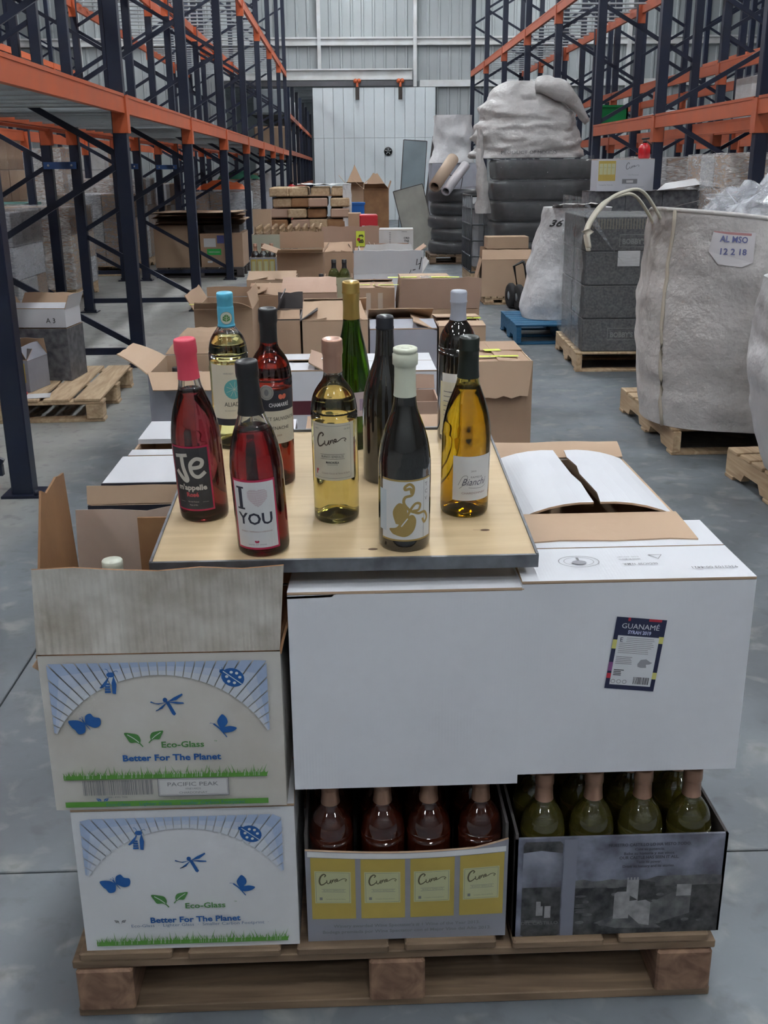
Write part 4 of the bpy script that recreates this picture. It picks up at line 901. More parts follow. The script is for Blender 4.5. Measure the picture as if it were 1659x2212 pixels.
# chardonnay
o = bottle('olive glass bottle of golden wine with dark capsule and small white label, right of the tray', BURG, GLG, GOLDW, .226, mat('green_black_capsule', (.016, .022, .018), .35), (.240, .308), .0166, 'plain'); place(o, 1002, 1099, R(3))
r = .0424; q, c = lab(o, r, .033, -.030, .042, .080, WLAB, phi=R(2)); c.text('2010', .006, .052, .0045, INKG); c.text('Bianchi', .008, .028, .018, mat('slate_script', (.10, .10, .14), .5), shear=.45, width=.046); c.text('FAMILIA', .012, .041, .005, INKG, width=.022); c.stroke([(-.02, .028), (-.012, .044), (-.004, .044), (-.010, .03), (-.018, .022)], .0007, INKG); c.stroke([(-.002, .024), (.02, .022), (.03, .026)], .0006, INKG)
c.text('CHARDONNAY', .008, .012, .0052, mat('rose_ink', (.30, .17, .18), .5), width=.044); c.build('label_print', q)
# back row
o = bottle('clear bottle of yellow wine with sky blue screw cap, back left of the tray', BORD, CLEAR, STRAW2, .232, BLUC, (.248, .312), .0158, 'screw'); place(o, 505, 958, R(3))
m_ = M().lathe([(.0163, .245), (.0163, .284)], 30).build('cap_skirt', BLUC, o)
r = .0391; q, c = lab(o, r, .052, -.040, .040, .125, CREAM, phi=R(0)); c.rect(-.040, 0, .040, .014, BLACKC, 2, 12)
c.text('VERDEJO', 0, .106, .0045, INKG, width=.02); c.ell(.010, .075, .020, .020, mat('teal_print_pale', (.10, .36, .38), .5), 2)
for k in range(9): c.stroke([(.010+.016*math.cos(k*.7), .075+.016*math.sin(k*.7)), (.010, .075)], .0006, CREAM, 3)
c.text('ALIADA', .008, .040, .0125, INK, width=.038); c.text('BIO ORGANICO', 0, .03, .003, INKG); c.build('label_print', q)
c = Canvas(face_cyl(.0166, .265, R(6))); c.ell(0, 0, .0125, .0125, mat('badge_cream', (.55, .57, .48), .5), 1); c.ring(0, 0, .0125, .0125, .0008, INKG, 2); c.poly([(a*.0085, b*.0085) for a, b in ((-.9, -.5), (-.8, .3), (0, .9), (.8, .3), (.9, -.5), (0, -.9))], GREENI, 2); c.stroke([(0, -.009), (0, .007)], .0008, CREAM, 3)
for k in (-1, 1):
    for y in (-.003, .001): c.stroke([(0, y-.001), (k*.006, y+.003)], .0006, CREAM, 3)
c.build('cap_badge', o)
o = bottle('reddish cabernet rose bottle with tall black capsule and cream varietal label, behind the front row', BORD, CLEAR, CAB, .262, BLKC, (.266, .325), .0160, 'foil'); [setattr(q_, 'scale', (1, 1, 1.04)) for q_ in o.children if q_.name.split('.')[0] in ('glass', 'wine')]; place(o, 594, 1036, R(4))
r = .0391; q, c = lab(o, r, .085, -.046, .046, .062, CREAM, phi=R(6)); c.text('CABERNET SAUVIGNON', .0, .044, .0095, INK, width=.086); c.text('GRENACHE', .006, .027, .0085, INK, width=.044); c.text('2009', .008, .014, .005, mat('brown_red_ink', (.3, .12, .06), .5)); c.build('label_print', q)
q, c = lab(o, r, .147, -.046, .046, .038, BLACKC, phi=R(6)); c.text('CHAMARR\u00c9', .010, .008, .010, WI, width=.038, bold=.02); c.ell(.013, .026, .004, .005, mat('coral_print', (.65, .16, .10), .5), 2, .4); c.ell(.020, .026, .004, .005, mat('coral_print', (.65, .16, .10)), 2, -.4); c.build('label_print', q)
c = Canvas(face_cyl(.0392, .182, R(-12))); c.ell(0, 0, .013, .014, mat('silver_medal', (.42, .42, .40), .4, .5), 4); c.ring(0, 0, .0105, .0115, .0006, INKG, 5); c.ell(0, 0, .004, .006, INKG, 5); c.build('medal_sticker', o)
o = bottle('tall slim green bottle with a long gold capsule, back of the tray', ALSA, GRG, GRW, .262, GLDC, (.262, .334), .0166, 'plain'); place(o, 764, 960)
r = .0381; q, c = lab(o, r, .072, -.032, .03, .050, mat('pinkish_label', (.48, .40, .42), .5), phi=R(38)); c.rect(-.012, .012, .018, .036, mat('mauve_print', (.30, .24, .34), .5), 2); c.build('label_print', q)
o = bottle('near black bottle with dark capsule, behind the cream capped bottle', BURG, DKG, None, cap=mat('slate_capsule', (.022, .024, .03), .3), capz=(.225, .308), capr=.0168, capkind='plain', solid=True); place(o, 833, 1030)
o.children[0].scale = (.92, .92, 1.0)
o = bottle('dark red wine bottle with grey capsule and yellow tag, back right of the tray', BORD, DKG, None, cap=GRYC, capz=(.248, .305), capr=.0163, capkind='plain', solid=True); place(o, 984, 942)
r = .0391; q, c = lab(o, r, .085, -.022, .035, .060, WLAB, phi=R(-22)); c.text('LAN', 0, .02, .005, INKG); c.build('label_print', q)
q, c = lab(o, r, .012, -.026, .030, .115, mat('yellow_tag', (.62, .58, .38), .5), phi=R(-24), name='tag')
for k in range(9): c.rect(-.016, .094-k*.010, .014-rnd.uniform(0, .012), .0955-k*.010, INKG, 2, 4)
c.build('label_print', q)
# ================================================================= MIDDLE AISLE: pallets of opened cartons
def fit(xl, xr, ytop, Y):
    a, b = at(xl, ytop, Y), at(xr, ytop, Y); return (a.x+b.x)/2, b.x-a.x, (a.z+b.z)/2
AP = []
for i, (y, d) in enumerate(((3.98, 1.2), (5.72, 1.15), (7.45, 1.1), (9.05, 1.1), (10.95, 1.35), (12.85, 1.4))):
    AP.append(pallet('wooden pallet under the %s group of cartons behind the tray' % ('first', 'second', 'third', 'fourth', 'fifth', 'sixth')[i], (0, .0, 0, -.02, -.2, -.2)[i], y, 1.28, d, WOODP, group='pallets under the carton groups'))
LOW = {}
def cx(label, xl, xr, ytop, Y, D, flaps=None, mo=None, mi=None, rz=0., base=.146, low=True, zt=None, **k):
    X, W, z = fit(xl, xr, ytop, Y); z = zt or z
    zb = base
    if low and z-base > .50:
        zb = .49; 
        for q in ((round(X, 1), round(Y, 1)),):
            carton('lower brown carton beneath the '+' '.join(label.replace(',', '').split()[:11]), X, Y+D/2, base, W*.98, D*.97, zb-base-.002, BROWN, BROWN2, name='cardboard_box')
    return carton(label, X, Y+D/2, zb, W*.99, D, z-zb, mo, mi, flaps, rz, **k)
OP = dict(f=(125, .09), b=(-20, .12), l=(60, .1), r=(40, .1))
# --- first group (3.4 - 4.5 m)
o, b = cx('grey white carton with a brown front flap bent down, left of the tray behind', 318, 482, 806, 3.42, .36, dict(f=(112, .10, 10, (.12, .0), BROWN3), b=(25, .12, 40, (.1, .3)), l=(50, .12, 20, (.2, .1)), r=None), GREYC, BROWN2)
for k, (x, y, mm) in enumerate(((.03, 0, GALV), (-.04, -.05, GALV), (-.10, .03, BLKC), (.09, .06, BLKC))):
    pass
o1, b = cx('white carton with a folded brown corner flap, behind the rose bottles', 566, 705, 803, 3.6, .34, dict(f=(-90.5, .16), b=(-88, .16), l=(-89.5, .1), r=(-60, .07, 0, (0, .2), BROWN3)), WHITE, BROWN2, name='white_box')
sticker(b, 0.02, -.1705, .16, .13, .05, mat('dark_red_print', (.09, .02, .03), .5), face='front', name='printed_panel')
o1, b = cx('white carton with printed codes on its lid, behind the cream capped bottle', 790, 944, 803, 3.6, .36, None, WHITE, BROWN2, name='white_box')
c = Canvas(lambda u, v, l: (u, v, o1_h+EPS*l)); o1_h = [q for q in o1.children if q.name.startswith('box_body')][0].dimensions.z+.007
c.text('ODONTE', -.07, .08, .02, INKG, 'l', width=.055); c.text('E 1 E', -.05, .03, .035, INKG, 'l', bold=.02); c.build('lid_print', o1)
c = Canvas(face_front(0, -.1805, .15)); c.rect(-.03, -.05, .02, .09, BLACKC, 1); c.build('black_square', b)
c = Canvas(face_front(0, -.1807, .15)); c.poly([(.052, .10), (.060, .09), (.075, .02), (.10, -.05), (.062, -.055), (.066, .0)], PAPER, 2); c.stroke([(.052, .10), (.064, .03), (.060, -.03), (.075, -.06)], .004, BROWN3, 3); c.build('torn_patch', b)
cx('open brown carton front wall standing before the printed white carton', 850, 950, 868, 3.32, .20, dict(f=None, b=(20, .05), l=None, r=None), BROWN3, BROWN3, low=False)
o, b = cx('tall brown carton with its front flap hanging down, right end of the first group', 1034, 1152, 782, 3.5, .42, dict(f=(168, .125, 0, (.0, .10), BROWN3), b=(-90, .2), l=(-88, .1), r=(-86, .12, 0, (0, 0))), BROWN, BROWN2)
sticker(b, -.05, -.12, .385, .16, .025, YELLOWS, .0, '\u2713  \u2713', 'top', bold=.02).location.z = .0
hB = b.dimensions.z
for q in list(o.children)+list(b.children):
    if q.name.startswith('sticker'): bpy.data.objects.remove(q)
sticker(b, -.03, -.13, hB+.007, .17, .028, YELLOWS, .0, 'v    v', 'top', label='lime green tape strip'); sticker(b, -.02, .0, hB+.007, .06, .04, YELLOWS, .1, None, 'top', label='small yellow note')
# caps of bottles in the left carton
CAPG = [GALV, BLKC, mat('dull_gold_cap', (.32, .27, .16), .4, .5), CREAMC]
bp_ = None
def std_bottle(label, X, Y, Z, cap, body=None, group=None, tilt=0, ry=0):
    key = (cap.name, (body or DKG).name)
    if key not in LOW: LOW[key] = bottle(label, BORD, body or DKG, cap=cap, capz=(.245, .302), capr=.0163, solid=True, n=16, k=2, capkind='plain', group=group); q = LOW[key]
    else: q = copy_tree(LOW[key])
    q.location = (X, Y, Z); q['label'] = label; q.rotation_euler = (tilt, ry, random.random()*6)
    if group: q['group'] = group
    elif 'group' in q: del q['group']
    return q
XL = fit(318, 482, 806, 3.42)[0]
for k, (dx, dy, cp, w_) in enumerate(((.03, -.08, GALV, 'silver capped, front'), (.10, -.05, GALV, 'silver capped, second'), (.065, .04, CAPG[2], 'gold capped, middle'), (-.06, .02, BLKC, 'black capped, left'), (-.02, .1, BLKC, 'black capped, back'))):
    std_bottle('dark bottle (%s) in the grey white carton left of the tray' % w_, XL+dx, 3.6+dy, .497, cp)
# --- second row of the first group
cx('open brown carton with dark raised back flap, behind the black capped rose bottle', 590, 648, 692, 4.15, .34, dict(f=(-60, .06), b=(12, .07, 0, (0, 0), DARKC), l=(-20, .1), r=(60, .08)), BROWN, DARKC)
cx('light brown carton with ragged lid behind the gold capped bottle', 652, 795, 694, 4.15, .34, dict(f=(-72, .15, 14, (0, .1)), b=(-60, .12, 0, (0, 0)), l=(-80, .1), r=(-70, .1, 10)), BROWN2, BROWN2)
cx('grey white carton with torn lid between the two dark bottles', 798, 945, 712, 4.15, .34, dict(f=(-84, .16), b=(-70, .17, 0, (0, 0), BROWN2), l=(-80, .1), r=(-70, .1, 0, (0, 0), BROWN2)), GREYC, BROWN2)
o, b = cx('brown carton with yellow note on its lid behind the grey capped bottle', 948, 1050, 706, 4.2, .36, dict(f=(-86, .1), b=(-86, .18), l=(-85, .1), r=(-88, .1)), BROWN2, BROWN3); sticker(b, .06, .0, b.dimensions.z+.012, .07, .05, YELLOWS, .1, 'v')
# --- second group (5.15 - 6.3 m)
o, b = cx('large brown carton with wide raised flaps, left end of the second group', 418, 545, 668, 4.95, .5, dict(b=(4, .05, 0, (0, 0)), l=(30, .08), r=(-15, .08), f=(60, .16, 30, (.1, .3))), BROWN2, BROWN); sticker(b, -.1, -.3, b.dimensions.z+.03, .1, .02, YELLOWS)
cx('low brown carton with a flat torn lid, left of centre in the second group', 535, 612, 640, 5.35, .4, dict(f=(-80, .2, 5), b=(-84, .2), l=(-70, .1), r=(-80, .1)), BROWN, BROWN2)
o, b = cx('closed brown carton with a rounded top, behind the black capsuled rose bottle', 607, 728, 634, 5.2, .36, dict(f=(-62, .19, -22), b=(-82, .19), l=(-86, .1), r=(-86, .1)), BROWN3, BROWN2, tape=False)
o, b = cx('brown carton with shiny tape and lime stickers on its lid, right of the gold capped bottle', 764, 853, 624, 5.25, .36, dict(f=(-86, .17), b=(-82, .17), l=(-86, .1), r=(-80, .1)), BROWN, BROWN2)
hB = b.dimensions.z; sticker(b, .06, -.11, hB+.012, .13, .03, YELLOWS, 0, '~ ~'); sticker(b, -.06, -.09, hB+.012, .08, .03, YELLOWS, 0, 'v')
for k, x in enumerate((-.03, .03)): M().box(x-.012, x+.012, -.1815, -.1805, .09, hB-.02).build('clear_tape', mat('clear_tape', (.52, .42, .34), .12, spec=.9), b)
o, b = cx('big brown carton with a broad bent front flap, right end of the second group', 862, 1036, 668, 5.15, .42, dict(f=(14, .155, -10, (0.02, -.02), BROWN3), b=(-80, .2), l=(-8, .14, 0, (0, .05)), r=(-60, .1)), BROWN, BROWN2)
o, b = cx('flat brown carton with lime tape and foil on top, far right of the second group', 866, 978, 606, 5.75, .36, None, BROWN2, BROWN2); hB = b.dimensions.z
sticker(b, -.13, -.08, hB+.01, .16, .05, YELLOWS, 0, '0 L'); sticker(b, .10, -.10, hB+.01, .17, .05, YELLOWS, -.15, '~ v')
M().grid(lambda u, v: (-.03+u*.06, -.19+v*.16, hB+.012+.008*noise.noise(Vector((u*4, v*6, 0)))), 6, 8).build('clear_tape_strip', FILM, o)
# --- third group (6.9 - 8 m)
o, b = cx('flat brown cartons with bottle tops standing on them, left end of the third group', 532, 640, 606, 6.95, .42, dict(f=(-80, .2, 4), b=(-88, .2), l=(-80, .14), r=(-84, .14)), BROWN2, BROWN2); hB = b.dimensions.z+.49
sticker(b, .1, -.09, b.dimensions.z+.02, .12, .04, YELLOWS, .1, 'v')
X0 = o.location.x
for k, (dx, cp, w_) in enumerate(((-.11, GALV, 'silver cap, leftmost'), (-.075, CREAMC, 'cream cap, second'), (-.02, CREAMC, 'cream cap, third'), (.03, BLKC, 'dark cap, fourth'), (.08, GALV, 'silver cap, fifth'), (.13, mat('dark_green_cap', (.03, .07, .04), .4), 'green cap, rightmost'))):
    std_bottle('bottle poking through the flat carton lid, %s' % w_, X0+dx, 7.17+.02*(k % 3), hB-.285+.01*(k % 2), cp)
o, b = cx('tall open brown carton with a long curling front flap, behind the gold capped bottle', 597, 698, 546, 7.5, .42, dict(f=(88, .12, -25, (.05, .0), BROWN2), b=(4, .12, 0, (0, 0)), l=(70, .12), r=(40, .06)), BROWN, BROWN)
o, b = cx('white carton with long flap marked A-4 in black pen', 764, 912, 592, 7.1, .40, dict(f=(10, .16, 0, (0, -.02)), b=(8, .17, 0, (0.1, .2), WHITE), l=(-14, .17, 0, (0, 0), GREYC), r=(30, .1)), WHITE, WHITE2, name='white_box')
c = Canvas(lambda u, v, l: (u*.9+.10+v*.1, -.205-EPS*l-v*.1, b.dimensions.z+.03+v)); zz = b.dimensions.z
c = Canvas(lambda u, v, l: (.11+u, -.205-.17*max(0, v-0)-.004-EPS*l, zz-.03+v)); 
for P_ in ([(0, -.06), (.045, .06), (.05, -.05)], [(.01, 0), (.05, .01)], [(.055, .055), (.075, .06)], [(.085, .13), (.08, .09), (.105, .1)], [(.115, .14), (.10, .06)]): c.stroke(P_, .006, INK, 1, False)
c.build('pen_marking', b)
o, b = cx('pale carton with two green bottles standing in its open front', 700, 762, 600, 7.0, .30, dict(f=None, b=None, l=None, r=None), mat('pale_green_card', (.34, .32, .22), .6), BROWN2); X0, W0, Z0 = fit(700, 762, 600, 7.0)
for k in range(2): std_bottle('%s green bottle with black capsule in the small open carton' % ('left', 'right')[k], X0-.03+k*.07, 7.08, Z0-.19, BLKC, mat('green_solid_glass', (.10, .11, .03), .04, trans=.4))
std_bottle('dark green bottle wedged beside the tall open carton', X0-.115, 7.06, .49, BLKC); carton('brown carton supporting the wedged dark bottle', X0-.115, 7.1, .146, .1, .3, .342, BROWN)
std_bottle('black bottle standing between the lime taped cartons', .30, 5.32, .49, BLKC); carton('thin brown carton under the black bottle', .30, 5.38, .146, .085, .25, .342, BROWN)
# --- fourth group (8.5 - 9.6)
o, b = cx('small grey and yellow wine case with bottles in it, left end of the fourth group', 539, 596, 556, 8.5, .28, dict(f=None, b=None, l=None, r=None), CGREY, BROWN2); X0, W0, Z0 = fit(539, 596, 556, 8.5); H0 = b.dimensions.z; W0 = W0*.99
c = Canvas(face_front(-W0/2, -.14, 0)); 
for k in range(4): c.rect(.008+k*(W0-.012)/4, H0*.35, (k+1)*(W0-.012)/4+.003, H0*.95, CUNEY, 1); c.rect(.016+k*(W0-.012)/4, H0*.6, (k+1)*(W0-.012)/4-.005, H0*.9, CUNEC, 2)
c.build('printed_artwork', b)
for k in range(3): std_bottle('%s black bottle in the small grey and yellow case' % ('left', 'middle', 'right')[k], X0-.065+.065*k, 8.6, Z0-.20, COPPER)
o, b = cx('brown carton with lime B3 sticker standing behind the curling flap', 695, 820, 530, 9.25, .36, dict(f=(2, .16, 0, (0, 0), BROWN3), b=(-60, .16), l=(0, .1), r=(10, .1)), BROWN3, BROWN2); 
sticker(o, .085, -.19, b.dimensions.z+.055, .075, .13, YELLOWS, 0, None, 'front', label='lime green sticker')
c = Canvas(lambda u, v, l: (.09-v, -.193-EPS*l, b.dimensions.z+.055+u)); c.text('B 3', 0, -.02, .055, INK, bold=.03); c.build('sticker_lettering', o); c = Canvas(lambda u, v, l: (.07+u, -.1945, b.dimensions.z+.05+v)); c.ell(0, 0, .014, .014, REDI); c.build('red_dot', o)
o, b = cx('brown carton in the middle of the fourth group, flaps pressed together', 697, 762, 545, 8.6, .34, dict(f=(-60, .14), b=(-78, .16), l=(-80, .1), r=(-80, .1)), BROWN, BROWN2)
o, b = cx('brown carton with lifted square lid flap, right of the middle in the fourth group', 766, 812, 550, 8.6, .34, dict(f=(-50, .09, -20), b=(-80, .1), l=(30, .1, 0, (0, .2)), r=(-30, .1)), BROWN, DARKC)
o, b = cx('open brown carton with spread flaps, right end of the fourth group', 815, 888, 556, 8.6, .34, dict(f=(-40, .06), b=(0, .09), l=(10, .1), r=(55, .16)), BROWN3, BROWN3)
o, b = cx('tilted white carton with rows of black codes on its side', 820, 895, 497, 9.2, .30, dict(f=(-90, .14), b=(-90, .14), l=(-89, .1), r=(-89, .1)), WHITE2, BROWN2, name='white_box'); o.rotation_euler = (0, 0, R(-3)); W0 = .3
c = Canvas(face_front(0, -.1505, b.dimensions.z)); 
for k in range(7): c.rect(-.06, -.025-.014*k, -.045, -.020-.014*k, INKG, 1)
c.text('CRD', .09, -.075, .024, INK, bold=.03); c.text('TNS', .09, -.10, .024, INK, bold=.03); c.text('SLZ', .09, -.125, .024, INK, bold=.03); c.text('ONIVINS', .07, -.018, .012, INK); c.build('printed_codes', b)
# --- fifth group (10.4 - 11.6)
o, b = cx('long pale crate full of capped bottles marked B14', 543, 700, 506, 10.45, .8, dict(f=None, b=None, l=None, r=None), mat('pale_green_crate', (.36, .36, .28), .6), BROWN2, name='bottle_crate'); X0, W0, Z0 = fit(543, 700, 506, 10.45)
c = Canvas(face_front(0, -.401, b.dimensions.z-.16)); c.text('B 14', 0, 0, .10, INKG, shear=.3); c.build('pen_marking', b)
tan = mat('tan_capsule', (.40, .28, .17), .35, .4); grn = mat('amber_clear_bottle', (.26, .17, .09), .05, trans=.4); n_ = 0
ordw = ('first', 'second', 'third', 'fourth', 'fifth', 'sixth', 'seventh', 'eighth', 'ninth')
for r_ in range(5):
    for k in range(9):
        std_bottle('tan capped bottle, %s from the left %s row of the pale crate' % (ordw[k], ('front', 'second', 'third', 'fourth', 'back')[r_]), X0-W0/2+.045+k*(W0-.09)/8, 10.53+r_*.155, Z0-.235, tan, grn, group='tan capped bottles in the pale crate')
cx('beige panel carton beside the rack post at the left of the crate', 545, 585, 452, 11.3, .06, dict(f=None, b=None, l=None, r=None), BROWN2, BROWN2, name='flat_board')
o, b = cx('brown carton behind the red box, far middle', 752, 780, 462, 11.9, .3, None, BROWN, BROWN2)
X0, W0, Z0 = fit(777, 816, 464, 11.35); RED = mat('red_plastic', (.45, .02, .03), .4)
carton('brown carton under the red box', X0, 11.5, .146, .36, .30, .62, BROWN, BROWN2)
o = T('red_crate', 'small red box lettered F16', 'crate', (X0, 11.5, .772)); b = M().cbox(-W0/2, W0/2, -.12, .12, 0, Z0-.772, .01).build('crate_body', RED, o); c = Canvas(face_front(0, -.12, .09)); c.text('F16', -.02, -.03, .075, PAPER, bold=.03); c.build('lettering', b)
# --- sixth group: stack of flat wooden slabs, sack, blue crate, cartons
rnd = random.Random(11)
for k in range(4):
    o = T('wooden_board_stack', '%s layer of brown ragged boards stacked behind the bottle crate' % ('lowest', 'second', 'third', 'topmost')[k], 'boards', (-.46+.012*k, 12.85, .81+.118*k), 0)
    for j in range(4):
        x0 = -.46+rnd.uniform(0, .06)+j*.23; M().cbox(x0, x0+.22, -.42+rnd.uniform(-.03, .03), .42, .0, .10, .012).build('board_bundle', (KRAFT, BROWN3, WOODP)[(j+k) % 3] if k < 3 else WOODP, o)
M().cbox(-.45, .45, -.4, .4, 0, .015).build('slip_sheet', BROWN, o)
carton('wide brown carton under the left half of the board stack', -.70, 12.85, .146, .46, .8, .66, BROWN, BROWN2); carton('wide brown carton under the right half of the board stack', -.22, 12.85, .146, .46, .8, .66, BROWN, BROWN2)
sk = T('white_sack', 'white plastic sack draped over the right end of the board stack', 'sack', (-.0, 12.42, .80)); m = M().grid(lambda u, v: (-.03+.10*u+.015*noise.noise(Vector((v*5, u*2, 1))), .01+.02*noise.noise(Vector((u*4, v*6, 3))), .50*v), 8, 16); m.grid(lambda u, v: (-.03+.10*u+.015*noise.noise(Vector((v*5, u*2, 1))), .05+.02*noise.noise(Vector((u*4, v*6, 3))), .50*v), 8, 16); m.grid(lambda u, v: (-.55+.62*u, .0+.5*v, .495+.02*noise.noise(Vector((u*7, v*3, 3)))), 14, 8); m.build('sack_sheet', BAGW2, sk, fix=False)
X0, W0, Z0 = fit(748, 784, 438, 12.6)
carton('brown carton under the blue crate', .12, 12.75, .146, .22, .3, .78, BROWN, BROWN2)
o = T('blue_crate', 'small blue plastic crate beside the board stack', 'crate', (.12, 12.75, .93)); M().cbox(-.1, .1, -.12, .12, 0, .15, .01).box(-.11, .11, -.13, .13, .13, .155).build('crate_body', mat('blue_plastic', (.01, .12, .42), .4), o)
cx('brown carton with peaked lid flaps at the far end of the aisle', 786, 840, 408, 13.12, .38, dict(f=(60, .12, 0, (0, .2)), b=(10, .18, 0, (.4, .4)), l=(50, .18), r=(20, .1)), KRAFT, BROWN2, low=True)
cx('brown carton with a tent shaped flap left of the far end one', 748, 786, 398, 13.9, .4, dict(f=(80, .15), b=(20, .25, 0, (.5, .5)), l=(40, .15), r=(50, .2)), BROWN2, BROWN2, low=True, base=0)

# ================================================================= helpers for loads
def rrect(w, d, r, n=8):
    pts = []
    for cx_, cy_, a0 in ((w-r, -(d-r), -90), (w-r, d-r, 0), (-(w-r), d-r, 90), (-(w-r), -(d-r), 180)):
        for k in range(n+1): a = R(a0+90*k/n); pts.append((cx_+r*math.cos(a), cy_+r*math.sin(a)))
    # add mid points on long edges
    out = []
    for i, p in enumerate(pts):
        out.append(p); q = pts[(i+1) % len(pts)]
        if math.dist(p, q) > .15:
            for k in range(1, 8): out.append((p[0]+(q[0]-p[0])*k/8, p[1]+(q[1]-p[1])*k/8))
    return out
def shell(o, W, D, H, r=.06, amp=.012, f=5., m=None, name='stretch_film', seed=0, z0=0, top=True, nz=14, bulge=0., taper=0.):
    P = rrect(W/2, D/2, r); n = len(P); mm = M()
    def pt(u, v):
        p = P[int(round(u*n)) % n]; z = z0+(H-z0)*v; k = 1+amp*3*noise.noise(Vector((p[0]*f, p[1]*f, z*f*1.6+seed)))+bulge*math.sin(PI*v)-taper*v
        return (p[0]*k, p[1]*k, z+(amp*2*noise.noise(Vector((p[0]*4, p[1]*4, seed))) if v == 1 else 0))
    mm.grid(pt, n, nz, 0, True, True)
    if top:
        o_ = len(mm.v); ring = mm.v[nz*n:(nz+1)*n]; mm.add(ring+[(p[0]*.5, p[1]*.5, H+amp*noise.noise(Vector((p[0]*9, p[1]*9, seed)))) for p in ring]+[(0, 0, H)], [(i, (i+1) % n, n+(i+1) % n, n+i) for i in range(n)]+[(n+i, n+(i+1) % n, 2*n) for i in range(n)], 0, True)
    return mm.build(name, m or FILM, o)
def wrapped(label, X, Y, Z, W, D, H, nx, ny, nz, mats, rz=0., fm=None, cat='load', group=None, seed=0, gap=.006, under=None):
    o = T('wrapped_stack', label, cat, (X, Y, Z), rz, group); rnd = random.Random(seed+5); w, d, h = W/nx, D/ny, H/nz
    for a in range(nx):
        for b_ in range(ny):
            for c_ in range(nz):
                if 0 < a < nx-1 and 0 < b_ < ny-1 and c_ < nz-1: continue
                q = M().cbox(-w/2+gap, w/2-gap, -d/2+gap, d/2-gap, 0.001, h-.004, .006).build('carton', mats[rnd.randrange(len(mats))], o, (-W/2+w*(a+.5)+rnd.uniform(-.004, .004), -D/2+d*(b_+.5), c_*h))
    shell(o, W+.02, D+.02, H+.012, .03, .006, 5, fm or FILM, seed=seed)
    return o
def bag(name, label, X, Y, Z, W, D, H, rz=0., m=None, prof=None, amp=.02, f=3., seed=0, cat='bag', ex=.22, nz=26, n=72, lean=(0, 0), rim=True, wr=(1, 1, 3.), closed=False, part='bag_body', rimf=None):
    """soft bag: rounded-square sections; prof(v) -> scale of section"""
    o = T(name, label, cat, (X, Y, Z), rz); prof = prof or (lambda v: 1+.05*math.sin(PI*v))
    def pt(u, v, inn=0.):
        a = 2*PI*u; c, s = math.cos(a), math.sin(a); q = (abs(c)**(2/ex*.2+1.2)+abs(s)**(2/ex*.2+1.2))**(-1/(2/ex*.2+1.2))
        k = prof(v); x, y = c*q*W/2*k, s*q*D/2*k; z = H*v
        g = amp*(noise.noise(Vector((x*f*wr[0], y*f*wr[1], z*f*wr[2]+seed)))+.5*noise.noise(Vector((x*f*2.3, y*f*2.3, z*f*wr[2]*2+seed+7))))
        g2 = 1+g/max(W, D)*2-inn
        if rimf and v > .8: z += rimf(a)*(v-.8)/.2
        return (x*g2+lean[0]*v*v, y*g2+lean[1]*v*v, z)
    mm = M().grid(lambda u, v: pt(u, v), n, nz, 0, True, True)
    if closed:
        r_ = mm.v[nz*n:(nz+1)*n]; cz = sum(p[2] for p in r_)/n; ccx = sum(p[0] for p in r_)/n; ccy = sum(p[1] for p in r_)/n
        mm.add(r_+[(ccx, ccy, cz+H*.01)], [(i, (i+1) % n, n) for i in range(n)], 0, True)
    else:
        mm.grid(lambda u, v: pt(u, 1-v*.3, .02), n, 6, 0, True, True)
    r0 = mm.v[:n]; mm.add(r0+[(0, 0, 0)], [(i, (i+1) % n, n) for i in range(n)], 0)
    b = mm.build(part, m or BAGW, o, fix=False)
    if rim and not closed:
        pts = [pt(u/n, 1., .006) for u in range(n+1)]; M().tube(pts, .012, 6, cap=False).build('rolled_rim', m or BAGW, o)
    return o, pt
# ================================================================= RIGHT SIDE
pallet('wooden pallet under the open bulk bag, right of the aisle', 2.27, 5.77, 1.15, 1.1, WOODP, rz=R(0), solid=True)
rf = lambda a: .10*max(0, math.cos(a-R(215)))+.06*max(0, math.cos(a-R(60)))-.03
o, pt = bag('bulk_bag', 'big open white woven bulk bag full of clear plastic waste, on a pallet', 2.19, 5.60, .147, 1.14, 1.08, 1.03, R(-13), BAGW, lambda v: .93+.13*math.sin(PI*(.12+.70*v)), .016, 2.2, 3, nz=34, n=96, rimf=rf)
sd = M()
pp = [Vector(pt(.622, v/16, -.006)) for v in range(17)]; M().tube(pp, .010, 6).build('corner_seam', mat('seam_tape', (.55, .49, .40), .7), o)
c = Canvas(lambda u, v, l: tuple(Vector(pt(.70+u/4.0, .90+v/1.1, -.012-.0005*l))))
c.poly([(-.10, .04), (.10, .045), (.10, -.08), (.05, -.10), (-.06, -.09), (-.11, -.04)], mat('bag_document_pouch', (.62, .60, .62), .25), 1); c.rect(-.10, .03, .08, .04, mat('faded_red', (.5, .25, .25), .5), 2)
c.text('AL MSO', 0, .0, .035, mat('faded_blue_print', (.12, .13, .30), .5), width=.13, bold=.02); c.text('12 2 18', 0, -.05, .035, mat('faded_blue_print'), width=.13, bold=.02); c.build('document_pouch', o)
# strap handle standing up from the rim
def loc_(x, y, z, o=o): c_, s_ = math.cos(-o.rotation_euler.z), math.sin(-o.rotation_euler.z); x -= o.location.x; y -= o.location.y; return (x*c_-y*s_, x*s_+y*c_, z-o.location.z)
WEB = mat('cream_webbing', (.60, .57, .48), .7)
for dy, sh in ((0, 0), (.10, .03)):
    hp = crom([(1.66, 1.10), (1.58, 1.24), (1.50, 1.335), (1.42, 1.335), (1.33, 1.29), (1.24+sh*.6, 1.17), (1.245+sh, 1.06)], 8); M().tube([loc_(x-sh*.3, 5.42+dy, z-sh*.8) for x, z in hp], [.022+.012*(q/len(hp)) for q in range(len(hp))], 8, flat=.3).build('lifting_strap', WEB, o)
